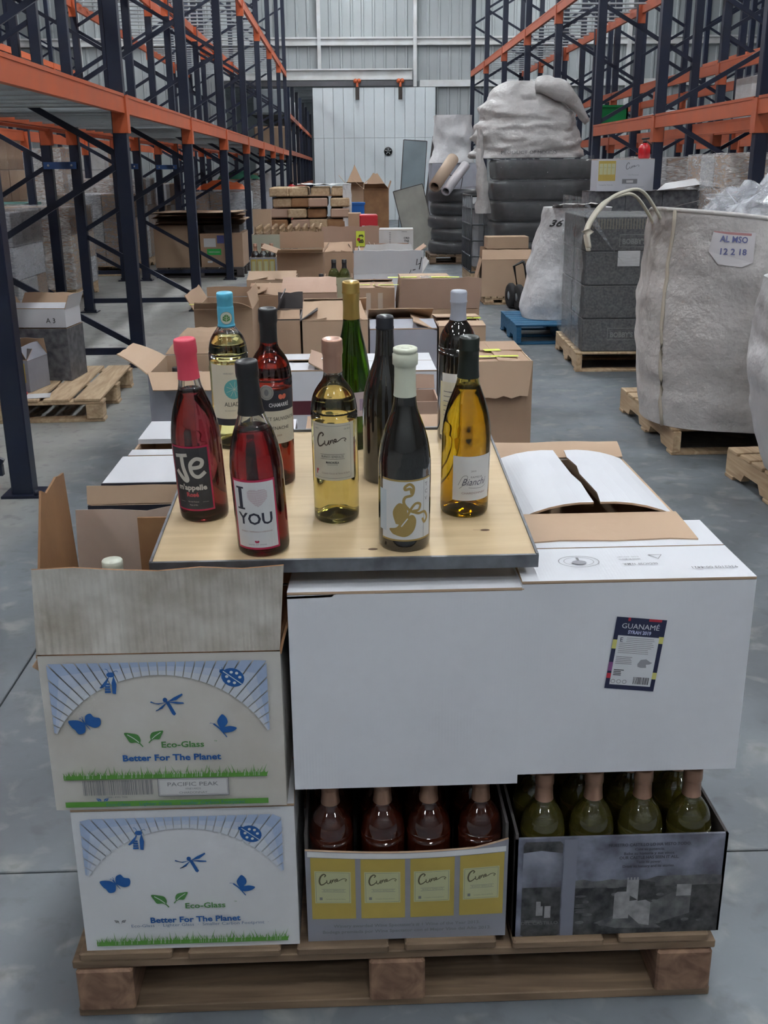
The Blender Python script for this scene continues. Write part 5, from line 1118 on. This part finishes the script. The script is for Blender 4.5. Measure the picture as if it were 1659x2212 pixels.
# contents: crumpled clear film heap
CRUM = film('crumpled_clear_plastic', (.62, .64, .70), .75, 7., (1, 1, 1)); 
w_ = T('plastic_waste', 'heap of crumpled clear plastic wrapping piled in the bulk bag', 'plastic', (2.21, 5.60, .95), R(-13))
def heap(u, v):
    a = 2*PI*u; r = .53*(1-v); x, y = r*math.cos(a)*1.0, r*math.sin(a)*.92; p = Vector((x*5, y*5, 2)); q = noise.voronoi(p)[0]
    return (x, y, .17+.25*(v**.6)+.24*x+(q[1]-q[0])*.12+.04*noise.noise(p*2))
M().grid(heap, 72, 22, 0, False, True).build('crumpled_film', CRUM, w_, fix=False)
rnd = random.Random(5)
for k in range(34):
    a = rnd.uniform(0, 6.28); r = rnd.uniform(.05, .42); x, y = r*math.cos(a), r*math.sin(a)*.9; z = .38+.24*x-.10*r; s_ = rnd.uniform(.05, .14)
    e = [Vector((rnd.uniform(-1, 1), rnd.uniform(-1, 1), rnd.uniform(-.4, .7)))*s_ for _ in range(5)]
    M().add([(x, y, z)]+[(x+p.x, y+p.y, max(z+p.z, .24)) for p in e], [(0, 1, 2), (0, 2, 3), (0, 3, 4), (0, 4, 5)]).build('plastic_sheet', (FILM2, CRUM, FILM)[k % 3], w_, fix=False)
M().grid(lambda u, v: (-.48+.95*u, -.2+.09*v+.35*u*.4, .30+.22*u+.01*noise.noise(Vector((u*6, v*3, 0)))), 16, 3).build('plastic_strip', FILM2, w_, fix=False)
M().grid(lambda u, v: (.02+.5*u, -.26+.05*v+.1*u, .42+.13*u), 8, 2).build('teal_plastic_strip', mat('teal_film', (.18, .50, .52), .25), w_, fix=False)
w2 = T('white_paper', 'loose white sheet lying on the dark case pile beside the script lettered case', 'paper', (3.07, 9.95, 1.244)); M().add([(-.22, -.14, 0), (.20, -.10, .05), (.27, .12, .11), (-.06, .14, .06)], [(0, 1, 2, 3)]).build('paper_sheet', PAPER, w2, fix=False)
# second bag at the frame's right edge
pallet('wooden pallet under the white bag at the right edge of view', 2.42, 4.40, 1.1, .95, WOODP, rz=R(3), solid=True)
bag('bulk_bag', 'plump white bag at the right edge of view, nearest the camera', 2.36, 4.32, .147, 1.14, .84, .85, 0, BAGW2, lambda v: .80+.26*math.sin(PI*(.08+.62*v)), .018, 2.5, 9, closed=True)
o = T('wooden_plank', 'narrow brown plank lying on the floor at the right edge, lower corner', 'plank', (1.62, 2.75, 0)); M().cbox(-.0, .09, -.5, .02, 0, .02).build('plank', BROWN3, o)
o.location = atz(1655, 2150, 0)+Vector((.04, 0, 0)); 
# dark branded cartons under stretch wrap
pallet('wooden pallet under the dark patterned cartons wrapped in film', 2.27, 8.12, 1.1, 1.1, WOODP, solid=True, rz=R(-3))
PAT = mat('dark_pattern_card', (.05, .05, .056), .5, nz=(60, .8), col2=(.16, .16, .16))
o = wrapped('film wrapped stack of dark patterned cartons lettered in grey, on a pallet', 2.27, 8.12, .147, 1.04, 1.04, .97, 2, 2, 4, [PAT], R(-3), FILM3, seed=2)
c = Canvas(face_front(0, -.523, 0)); LB = mat('carton_grey_lettering', (.22, .22, .22), .5)
for (x, z) in ((-.17, .80), (.36, .80), (-.0, .56), (-.22, .13), (.14, .13), (.12, .34)):
    c.frame(x-.105, z-.045, x+.105, z+.045, .004, LB, 1); c.text("BOBBY'S", x, z-.022, .05, LB, width=.17, bold=.04)
k = 0
for r_ in range(9):
    for q_ in range(48):
        x = -.5+q_*.021; z = .885+r_*.008; c.poly([(x, z), (x+.007, z+.004), (x+.014, z), (x+.007, z-.004)], mat('pattern_tan', (.24, .21, .16), .5), 1)
c.rect(-.28, .62, -.12, .73, PAPER, 2); c.build('printed_artwork', o)
m = M().grid(lambda u, v: (-.53-.002, -.53+.6*u, .40+.72*v*(1-u*.55)+.0*u), 6, 6); fl_ = M().grid(lambda u, v: (-.540-.02*noise.noise(Vector((u*5, v*8, 0))), -.54+1.06*u, .02+(1.08-.0*u)*v), 12, 18, 0, True).build('loose_film_sheet', FILM2, o, fix=False)
M().grid(lambda u, v: (-.54+.30*u, -.545-.01*noise.noise(Vector((u*5, v*8, 0))), .98-.34*u+(.14*(1-u)**2+.0)*v), 8, 6).build('loose_film_sheet', FILM2, o, fix=False)
# sack on blue pallet
pallet('small blue painted pallet under the tall white sack', 1.87, 9.35, .85, .95, BLUEW, solid=True, H=.17)
o, pt = bag('white_sack', 'tall white woven sack leaning on the wrapped cartons, on a blue pallet', 1.93, 9.42, .172, .66, .55, .95, 0, BAGW2, lambda v: 1.06-.20*v**1.5, .035, 3, 5, closed=True, lean=(.12, 0), wr=(1, 1, 1.6))
c = Canvas(lambda u, v, l: tuple(Vector(pt(.72+u, .84+v, -.012-.0005*l)))); c.text('36 MON', 0, 0, .08, INK, width=.20, bold=.03, shear=.2); c.build('bag_print', o)
M().grid(lambda u, v: (-.14+.46*u, -.30+.25*v, .985-.10*v*v+.03*noise.noise(Vector((u*5, v*5, 1)))), 12, 6).build('folded_mouth', BAGW, o, fix=False)
# hand truck and open carton
o, b = carton('open brown carton on the floor behind the blue pallet, flaps folded up', 1.78, 11.85, .09, .55, .40, .40, BROWN2, BROWN, dict(f=(-30, .12), b=(0, .12), l=(165, .3, 0, (.05, 0)), r=(0, .1)), rz=R(-3))
carton('flat brown carton lying on the open carton behind the blue pallet', 1.80, 11.95, .60, .46, .30, .12, BROWN2, BROWN2)
pallet('short pallet under the open carton behind the blue pallet', 1.78, 11.85, .5, .4, WOODP, H=.088)
tk = T('hand_truck', 'black hand truck with two rubber wheels beside the open carton', 'cart', (1.78, 11.35, 0))
for k, y in enumerate((-.0, -.16)):
    w_ = M().lathe([(.05, -.035), (.09, -.035), (.12, -.03), (.135, -.015), (.135, .015), (.12, .03), (.09, .035), (.05, .035)], 24).build('wheel', mat('tyre_rubber', (.02, .02, .022), .7), tk, (.0+.06*k, y, .136)); w_.rotation_euler = (0, R(90), R(10)); h_ = M().lathe([(.001, -.03), (.05, -.03), (.05, .03), (.001, .03)], 14).build('hub', GALV, w_)
M().tube([(.0, -.08, .14), (.06, -.05, .14)], .012).tube([(.08, .0, .14), (.02, -.02, .45), (.12, -.02, .5)], .016).tube([(.22, .0, .02), (.14, -.02, .45), (.12, -.02, .5)], .016).box(.0, .26, -.1, .1, .02, .03).build('truck_frame', BLACK, tk)
# caged tank with dark trays
ib = T('caged_tank', 'caged bulk tank with grey grid bars, behind the hand truck', 'tank', (2.12, 14.3, 0)); CG = mat('cage_steel', (.13, .14, .15), .45, .5)
for x in range(7): M().tube([(-.5+x/6, -.5, .16), (-.5+x/6, -.5, 1.12)], .011, 6).build('cage_bar', CG, ib); 
for y in range(1, 7): M().tube([(-.5, -.5+y/6, .16), (-.5, -.5+y/6, 1.12)], .011, 6).build('cage_bar', CG, ib)
for z in (.16, .36, .56, .76, .96, 1.12): M().tube([(-.5, .5, z), (-.5, -.5, z), (.5, -.5, z), (.5, .5, z)], .012, 6).build('cage_hoop', CG, ib)
M().cbox(-.46, .46, -.46, .46, .17, 1.08, .06).build('tank_body', mat('tank_plastic', (.34, .35, .37), .3), ib); M().cbox(-.5, .5, -.5, .5, 0.0, .15, .01).build('tank_base', WOODP, ib)
dkt = mat('black_tray', (.035, .037, .04), .35, coat=.3, nz=(9, .5), col2=(.08, .08, .085))
o = T('wrapped_stack', 'tall stack of black trays in shiny film under the large grey bag', 'load', (2.33, 13.0, 0)); 
pallet('pallet under the tall stack of black trays', 2.33, 13.0, 1.15, .9, WOODF, solid=False); o.location.z = .146
for k in range(6):
    h_ = .235; q = M(); P = rrect(.56+.03*((k*2) % 3)/2, .42, .16, 6); n = len(P)
    for zz, s_ in ((0, .96), (.03, 1.), (.19, 1.03), (.225, .99)): q.v += [(p[0]*s_, p[1]*s_, zz) for p in P]
    q.f = [(j*n+i, j*n+(i+1) % n, (j+1)*n+(i+1) % n, (j+1)*n+i) for j in range(3) for i in range(n)]+[tuple(range(3*n, 4*n)), tuple(range(n-1, -1, -1))]; q.m = [0]*len(q.f); q.sm = [True]*(3*n)+[False]*2
    q.build('black_tray', dkt, o, (.02*((k % 3)-1), 0, k*h_))
shell(o, 1.20, .90, 1.44, .16, .012, 6, FILM3, seed=4, top=False)
o, pt = bag('bulk_bag', 'large shiny grey bag slumped on top of the black tray stack', 2.20, 13.15, 1.565, 1.24, .95, .86, 0, BAGG, lambda v: 1.04*math.sqrt(max(0.03, 1-(v*.97)**2.2)), .08, 2.6, 12, closed=True, lean=(-.10, 0), wr=(.5, .5, 4.), nz=40, n=110)
nk = [(.05+.60*t, -.30-.06*math.sin(3*t), .80-.02*t-.40*t**2.2) for t in [i/12 for i in range(13)]]
q = M().tube(nk, [.05+.09*math.sin(PI*min(1, .25+i/14)) for i in range(13)], 18, flat=.8); q.v = [(x+.03*noise.noise(Vector((x*9, y*9, z*9))), y, z+.03*noise.noise(Vector((z*9, y*9, x*9)))) for x, y, z in q.v]; q.build('bag_neck', BAGG, o, fix=False)
M().grid(lambda u, v: (-.66+.13*u*(1.4-v)+.03*noise.noise(Vector((u*3, v*7, 2))), -.46-.05*math.sin(u*3)+.06*v, -.62+.95*v), 8, 20).build('hanging_skirt', BAGG, o, fix=False)
c = Canvas(lambda u, v, l: tuple(Vector(pt(.74+u, .05+v, -.03-.001*l)))); c.text('PRODUCT OF MEXICO', 0, 0, .06, INKG, width=.16); c.build('bag_print', o)
# green crate high on the rack behind the grey bag
X0 = at(1178, 195, 15.5); 
# black wrapped rolls further back
pallet('pallet under the black wrapped bundle beyond the caged tank', 1.80, 17.4, .95, 1.0, WOODF)
o = T('wrapped_stack', 'black bundle in shiny film standing left of the caged tank', 'load', (1.80, 17.4, .146)); rnd = random.Random(8)
for k in range(5):
    q = M().lathe([(.001, 0), (.40, 0), (.44, .03), (.45, .12), (.43, .19), (.001, .2)], 24).build('black_coil', dkt, o, (rnd.uniform(-.03, .03), 0, k*.2)); q.scale = (1, 1, 1)
shell(o, .92, .92, 1.02, .3, .02, 6, FILM3, seed=14, top=True)
for k, (pa, pb, mm, lb) in enumerate((((1.38, 16.7, 1.19), (1.72, 17.3, 1.60), mat('cardboard_tube', (.42, .31, .23), .6), 'wide brown cardboard tube lying aslant on the black bundle'), ((1.55, 16.65, 1.12), (1.92, 17.3, 1.5), mat('white_roll_film', (.60, .57, .60), .3), 'white film roll lying beside the brown cardboard tube'))):
    pa, pb = Vector(pa), Vector(pb); d_ = pb-pa; o = T('material_roll', lb, 'roll', pa); rr = (.095, .075)[k]
    q = M().lathe([(rr*.72, 0), (rr, 0), (rr, d_.length), (rr*.72, d_.length), (rr*.72, 0)], 24).build('roll_tube', mm, o); q.rotation_mode = 'QUATERNION'; q.rotation_quaternion = d_.to_track_quat('Z', 'Y')
    q = M().lathe([(.001, .12), (rr*.72, .12)], 20).build('dark_core', BLACK, o); q.rotation_mode = 'QUATERNION'; q.rotation_quaternion = d_.to_track_quat('Z', 'Y')
# white bag on grey crates at the back
carton('tall grey crate under the crumpled white bag near the back wall', 2.15, 21.6, 0, .9, .9, 1.55, GREYC, GREYC, name='grey_crate')
bag('bulk_bag', 'crumpled white bag on a crate near the sliding door', 2.1, 21.5, 1.56, .82, .7, .88, 0, BAGW2, lambda v: 1-.12*v, .10, 2.2, 31, closed=True, wr=(1, 1, 1.2), lean=(.05, 0))
# leaning panels and frames
PG = mat('grey_blue_panel', (.25, .31, .34), .3, nz=(2, .3)); 
for k, (x, y, w2_, h2, a, mm, lb) in enumerate(((1.42, 24.0, .50, 2.05, 4, PG, 'tall grey blue panel leaning by the sliding door'), (1.62, 22.6, .06, 2.1, 7, DARKC, 'thin dark edged sheet leaning beside the grey blue panel'), (1.45, 20.2, .55, 1.15, -14, mat('dusty_panel', (.36, .35, .31), .6, nz=(3, .5)), 'dusty beige sheet leaning in front of the tall panel'), (1.70, 19.4, .35, 1.35, 10, GREYC, 'grey sheet leaning against the black bundle'))):
    o = T('leaning_panel', lb, 'panel', (x, y, 0), 0); q = M().box(-w2_/2, w2_/2, -.015, .015, 0, h2).build('panel_sheet', mm, o); M().box(-w2_/2-.015, -w2_/2, -.02, .02, 0, h2+.01).box(w2_/2, w2_/2+.015, -.02, .02, 0, h2+.01).box(-w2_/2, w2_/2, -.02, .02, h2, h2+.015).build('panel_edge', DARKC, o)
    o.rotation_euler = (R(-3), R(a), 0)
# cases stacked on the right under the rack
CS = mat('castle_case_side', (.05, .05, .06), .4, nz=(25, .9), col2=(.16, .16, .17))
pallet('pallet under the pile with the script lettered case on top', 2.75, 10.25, 1.2, 1.0, WOODP)
for j in range(3):
    for k in range(3):
        carton('dark landscape printed case, %s of the pile right of the wrapped cartons, %s column' % (('bottom layer', 'middle layer', 'top layer')[j], ('left', 'middle', 'right')[k]), 2.42+k*.345, 10.05, .147+j*.365, .34, .30, .362, CS, DARKC, name='dark_case')
o, b = carton('grey and yellow script lettered wine case on top of the dark pile', 2.565, 9.98, .147+3*.365, .52, .27, .275, mat('pale_case_grey', (.42, .43, .47), .5), BROWN2, name='wine_case')
c = Canvas(face_front(-.26, -.136, 0)); c.rect(0, .0, .17, .275, mat('pale_case_grey'), 1); c.rect(.008, .09, .165, .265, CUNEY, 2)
for k in range(4): c.rect(.016+k*.037, .145, .048+k*.037, .24, CUNEC, 3); cune(c, .032+k*.037, .205, .012, INKG, 4)
cune(c, .32, .21, .06, INKG, 3); c.text('Viña Marquesa', .33, .135, .02, GRYP, width=.10); c.rect(.23, .065, .37, .105, INKG, 2); c.text('IIIIIIIII', .30, .074, .028, PAPER, bold=.02, l=4); c.text('Compañia Vinicola', .08, .05, .014, INKG, width=.13); c.text('Compañia Vinicola del Norte', .35, .03, .014, INKG, width=.17); c.build('printed_artwork', b)
# wrapped cartons on the floor beneath the right rack
MX = [BROWN, BROWN, BROWN2, WHITE2]
for k, (x, y, w2_, d2, h2, nz_, fm, lb) in enumerate(((3.85, 9.75, 1.15, 1.1, 1.60, 5, FILM, 'film wrapped brown cartons under the right rack, beside the script case'), (3.85, 7.2, 1.1, 1.1, 1.55, 4, FILM3, 'film wrapped brown cartons under the right rack, nearer the big bag'), (3.8, 12.6, 1.1, 1.0, 1.60, 5, FILM, 'film wrapped cartons under the right rack, behind the black trays'), (5.36, 12.5, 1.05, 1.1, 1.5, 4, FILM3, 'wrapped cartons in the second right rack, nearer'), (5.36, 15.3, 1.05, 1.1, 1.6, 4, FILM2, 'wrapped cartons in the second right rack, farther'))):
    wrapped(lb, x, y, .147, w2_, d2, h2-.2, 3, 3, nz_, MX, 0, fm, seed=30+k); pallet('pallet beneath the '+lb.replace('film wrapped ', ''), x, y, w2_, d2, WOODP)
ex = T('fire_extinguisher', 'red fire extinguisher standing on the script lettered case', 'extinguisher', (2.76, 9.98, 1.524)); REDP = mat('red_gloss', (.42, .01, .015), .25, coat=.5)
M().lathe([(.001, 0), (.05, 0), (.055, .01), (.055, .09), (.045, .115), (.018, .135), (.001, .135)], 24).build('cylinder', REDP, ex); M().lathe([(.001, .13), (.018, .13), (.018, .16), (.001, .16)], 12).tube([(-.03, 0, .17), (.04, 0, .175)], .008).tube([(.02, 0, .15), (.06, 0, .12), (.062, 0, .04)], .006).build('valve', BLACK, ex)
# loads up on the far right racks
for k in range(7):
    x = 8.7; y = (6.95, 9.05, 10.35, 12.45, 15.2, 17.3, 18.6)[k]; h2 = (1.25, 1.45, 1.1, 1.5, 1.3, 1.2, 1.4)[k]
    wrapped('white wrapped load %s on the first level of the distant right rack' % ('nearest', 'second', 'third', 'fourth', 'fifth', 'sixth', 'farthest')[k], x, y, 1.97, 1.05, 1.1, h2, 2, 2, 3, [WHITE, WHITE2], 0, (FILM, FILM3)[k % 2], seed=60+k, group='loads on the distant right rack')
for k in range(5):
    wrapped('pale wrapped load %s on the first level of the second right rack' % ('nearest', 'second', 'third', 'fourth', 'farthest')[k], 5.35, (6.95, 9.1, 10.3, 12.0, 13.1)[k], 1.97, 1.0, 1.05, (.55, .5, .6, .45, .5)[k], 2, 2, 2, [GREYC, WHITE2], 0, FILM3, seed=80+k, group='loads on the second right rack')
sh_ = T('bundle', 'dusty rolled sheets lying on the lower beam of the right rack', 'bundle', (3.8, 12.2, 1.96)); 
for k in range(3): M().tube([(-.3+.1*k, -.6+.2*k, .035), (-.25+.12*k, 1.0-.1*k, .035)], .03, 10).build('rolled_sheet', (GREYC, BROWN, BROWN2)[k % 3], sh_)
gc = T('green_crate', 'green plastic crate high on the right rack behind the grey bag', 'crate', (3.75, 15.4, 1.97)); M().box(-.2, .2, -.15, .15, 0, .02).box(-.2, .2, -.15, -.13, 0, .3).box(-.2, .2, .13, .15, 0, .3).box(-.2, -.18, -.15, .15, 0, .3).box(.18, .2, -.15, .15, 0, .3).box(-.22, .22, -.17, -.15, .27, .3).build('crate_body', mat('green_plastic', (.0, .16, .04), .4), gc)
# ================================================================= LEFT SIDE
lp = pallet('light wooden pallet lying on the floor inside the left rack', -2.17, 6.78, 1.3, 1.15, WOODP, rz=R(2), nslat=7, mblk=WOODP)
def small_case_art(o, b, W, H, y): 
    c = Canvas(face_front(-W/2, y, 0)); c.rect(.01, H*.3, W-.02, H*.9, CUNEY, 1)
    for k in range(3): c.rect(.02+k*(W-.03)/3, H*.55, .10+k*(W-.03)/3, H*.85, CUNEC, 2); cune(c, .06+k*(W-.03)/3, H*.7, .03, INKG, 3)
    c.build('printed_artwork', b)
o, b = carton('grey and yellow wine case with brown flaps on the left pallet', -2.13, 6.60, .147, .34, .26, .20, CGREY, BROWN, dict(f=(-55, .1, 0, (0, 0), DARKC), b=(-10, .1), l=(-20, .1), r=(-30, .1)), rz=R(-12), name='wine_case'); small_case_art(o, b, .34, .20, -.1305)
o, b = carton('dark landscape printed case with black and white sides on the left pallet', -2.02, 6.98, .147, .42, .30, .34, CS, BROWN2, dict(f=None, b=None, l=None, r=None), rz=R(-6), name='dark_case')
o, b = carton('white open topped carton marked A3 with raised flaps, on the dark printed case', -2.02, 7.0, .490, .40, .28, .12, WHITE, BROWN2, dict(f=(-75, .1), b=(50, .1, 0, (0, 0), BROWN3), l=(35, .1, 0, (0, 0), BROWN3), r=(20, .10)), rz=R(-6), name='white_box')
c = Canvas(face_front(0, -.141, .05)); c.text('A 3', .10, -.02, .045, INK); c.build('pen_marking', b)
pp_ = T('white_paper', 'white paper with a red mark lying on the left pallet', 'paper', (-1.95, 6.32, .147), R(12)); M().box(-.11, .11, -.07, .07, 0, .001).build('paper_sheet', PAPER, pp_); M().box(-.1, -.03, .04, .09, .001, .012).build('red_tag', REDI, pp_)
LM = [BROWN, BROWN2, WHITE, WHITE2, GREYC, DARKC]
lw = [(-3.70, 9.3, 1.1, 1.1, .78, 3, FILM, 'glossy film wrapped pale cartons in the second left rack, nearest'), (-3.70, 10.7, 1.1, 1.0, .95, 3, FILM2, 'glossy film wrapped mixed cartons in the second left rack, second'), (-3.70, 13.0, 1.05, 1.15, .92, 3, FILM, 'film wrapped cartons in the second left rack, third'), (-3.7, 16.2, 1.1, 1.1, 1.0, 3, FILM2, 'film wrapped cartons in the second left rack, fourth'), (-3.7, 17.5, 1.1, 1.1, 1.2, 3, FILM, 'film wrapped cartons in the second left rack, fifth'), (-3.7, 19.8, 1.1, 1.2, 1.1, 3, FILM3, 'film wrapped cartons in the second left rack, sixth'),
      (-2.22, 19.6, 1.0, 1.1, .95, 3, FILM2, 'film wrapped grey load in the first left rack behind the brown cartons'), (-2.22, 22.9, 1.0, 1.1, 1.1, 3, FILM, 'film wrapped pale load far along the first left rack'), (-2.22, 26.2, 1.0, 1.1, 1.25, 3, FILM3, 'film wrapped load at the far end of the first left rack'),
      (-5.6, 8.8, 1.2, 1.2, 1.55, 4, FILM3, 'tall brown carton stack beyond the left racks, nearest'), (-5.6, 11.2, 1.2, 1.2, 1.75, 4, FILM, 'tall brown carton stack beyond the left racks, second'), (-5.6, 13.8, 1.2, 1.2, 1.6, 4, FILM3, 'tall brown carton stack beyond the left racks, third'), (-5.6, 16.6, 1.2, 1.2, 1.8, 4, FILM3, 'tall brown carton stack beyond the left racks, fourth'), (-5.6, 20.0, 1.2, 1.2, 1.7, 4, FILM, 'tall brown carton stack beyond the left racks, fifth'), (-5.6, 23.5, 1.2, 1.2, 1.8, 4, FILM3, 'tall brown carton stack beyond the left racks, farthest')]
for k, (x, y, w2_, d2, h2, nz_, fm, lb) in enumerate(lw):
    mm = [WHITE, WHITE2, WHITE, GREYC, BROWN] if k in (0, 1, 6, 7) else [BROWN, BROWN2, WHITE2, WHITE] if k < 9 else [BROWN2, BROWN2, BROWN, WHITE2]
    wrapped(lb, x, y, .147, w2_, d2, h2, 3, 3, nz_, mm, 0, fm, seed=k); pallet('pallet beneath the '+lb, x, y, w2_, d2, WOODP, solid=True)
for k, (x, y, lb) in enumerate(((-5.2, 9.8, 'tall red fire extinguisher at the far left'), (-1.45, 29.3, 'red fire extinguisher at the far end of the left rack'))):
    ex = T('fire_extinguisher', lb, 'extinguisher', (x, y, 0)); s_ = 1.
    M().lathe([(.001, 0), (.12, 0), (.13, .02), (.13, .95), (.10, 1.05), (.04, 1.10), (.001, 1.1)], 24).build('cylinder', REDP, ex); M().lathe([(.001, 1.1), (.04, 1.1), (.04, 1.2), (.001, 1.2)], 12).tube([(0, 0, 1.18), (.12, 0, 1.1), (.14, 0, .6)], .012).build('valve', BLACK, ex); M().box(-.05, .07, -.134, -.128, .35, .8).build('label_plate', mat('pale_blue_label', (.25, .55, .6), .5), ex)
# orange, red and white boxes on a stack seen between the posts
carton('bright orange carton on the nearest tall stack beyond the left racks', -5.75, 8.9, 1.715, .5, .5, .32, mat('orange_card', (.75, .20, .02), .5), BROWN, name='orange_box')
carton('red carton beside the orange one beyond the left racks', -5.28, 9.0, 1.715, .34, .5, .32, mat('red_card', (.45, .02, .05), .5), BROWN, name='red_box')
bn = T('teal_bin', 'large pale teal plastic bin behind the left racks', 'bin', (-4.87, 15.2, 0)); P = rrect(.5, .4, .08, 4); n = len(P); q = M()
for zz, s_ in ((0, .85), (1.0, 1.), (1.0, 1.06), (1.06, 1.06), (1.06, .96), (.2, .84)): q.v += [(p[0]*s_, p[1]*s_, zz) for p in P]
q.f = [(j*n+i, j*n+(i+1) % n, (j+1)*n+(i+1) % n, (j+1)*n+i) for j in range(5) for i in range(n)]+[tuple(range(n-1, -1, -1)), tuple(range(5*n, 6*n))]; q.m = [0]*len(q.f); q.sm = [False]*len(q.f); q.build('bin_body', mat('teal_plastic', (.16, .30, .28), .4), bn)
# brown cartons on a dark pallet within the left rack
pallet('dark plastic looking pallet under the two big brown cartons', -2.1, 15.75, 1.25, 1.1, DARKC, H=.14)
o, b = carton('big plain brown carton, left of the two on the dark pallet', -2.42, 15.7, .142, .62, .9, .58, BROWN2, BROWN); 
o, b = carton('brown carton with green sticker and shipping label, right of the pair on the dark pallet', -1.78, 15.7, .142, .60, .9, .46, BROWN, BROWN)
c = Canvas(face_front(-.3, -.4505, 0)); c.rect(.05, .28, .22, .40, PAPER, 1); c.rect(.24, .33, .34, .44, mat('blue_label', (.08, .09, .28), .5), 1); c.rect(.09, .17, .29, .255, mat('bright_green_sticker', (.03, .42, .08), .5), 1); c.rect(.09, .06, .16, .09, PAPER, 1); c.text('VERIFICADO', .19, .2, .03, PAPER, width=.16); c.build('stickers', b)
rnd = random.Random(21)
for k in range(6):
    z = .728+k*.032; o = T('flattened_carton', 'flattened brown carton, %s sheet of the pile on the two big cartons' % ('lowest', 'second', 'third', 'fourth', 'fifth', 'top')[k], 'cardboard', (-2.08+rnd.uniform(-.05, .05), 15.6+rnd.uniform(-.05, .05), z), rnd.uniform(-.1, .1))
    M().grid(lambda u, v: (-.62+1.24*u, -.45+.9*v, .012+.004*math.sin(9*u+k)), 10, 4, 0, False).grid(lambda u, v: (-.62+1.24*u, -.45+.9*v, .0+.004*math.sin(9*u+k)), 10, 4, 0, False).build('cardboard_sheet', (KRAFT, BROWN, BROWN2)[k % 3], o, fix=False)
carton('support carton beneath the right half of the flattened pile', -1.78, 15.75, .61, .5, .7, .112, DARKC, DARKC)
# orange cloth and green net on the load behind
for k, (x, y, z, m_, lb) in enumerate(((-2.22, 19.5, 1.14, mat('orange_cloth', (.62, .12, .03), .7), 'orange cloth heaped on the grey wrapped load'), (-2.22, 22.8, 1.29, mat('green_net', (.02, .14, .08), .7), 'green netting heaped on the pale wrapped load'), (-1.2, 20.5, .0, mat('green_net2', (.03, .16, .10), .7), 'green bundle on the floor beyond the rack'))):
    o = T('cloth_heap', lb, 'cloth', (x, y, z)); M().grid(lambda u, v: (.45*(1-v)*math.cos(2*PI*u), .4*(1-v)*math.sin(2*PI*u), max(0, .16*v**.5+.05*noise.noise(Vector((u*6, v*4, k))))*(1 if v > 0 else 0)), 30, 8, 0, True, True).build('cloth', m_, o, fix=False)
for o in bpy.data.objects:
    if o.get('label') and not o.parent and len(o['label'].split()) > 16: o['label'] = ' '.join(o['label'].split()[:16])
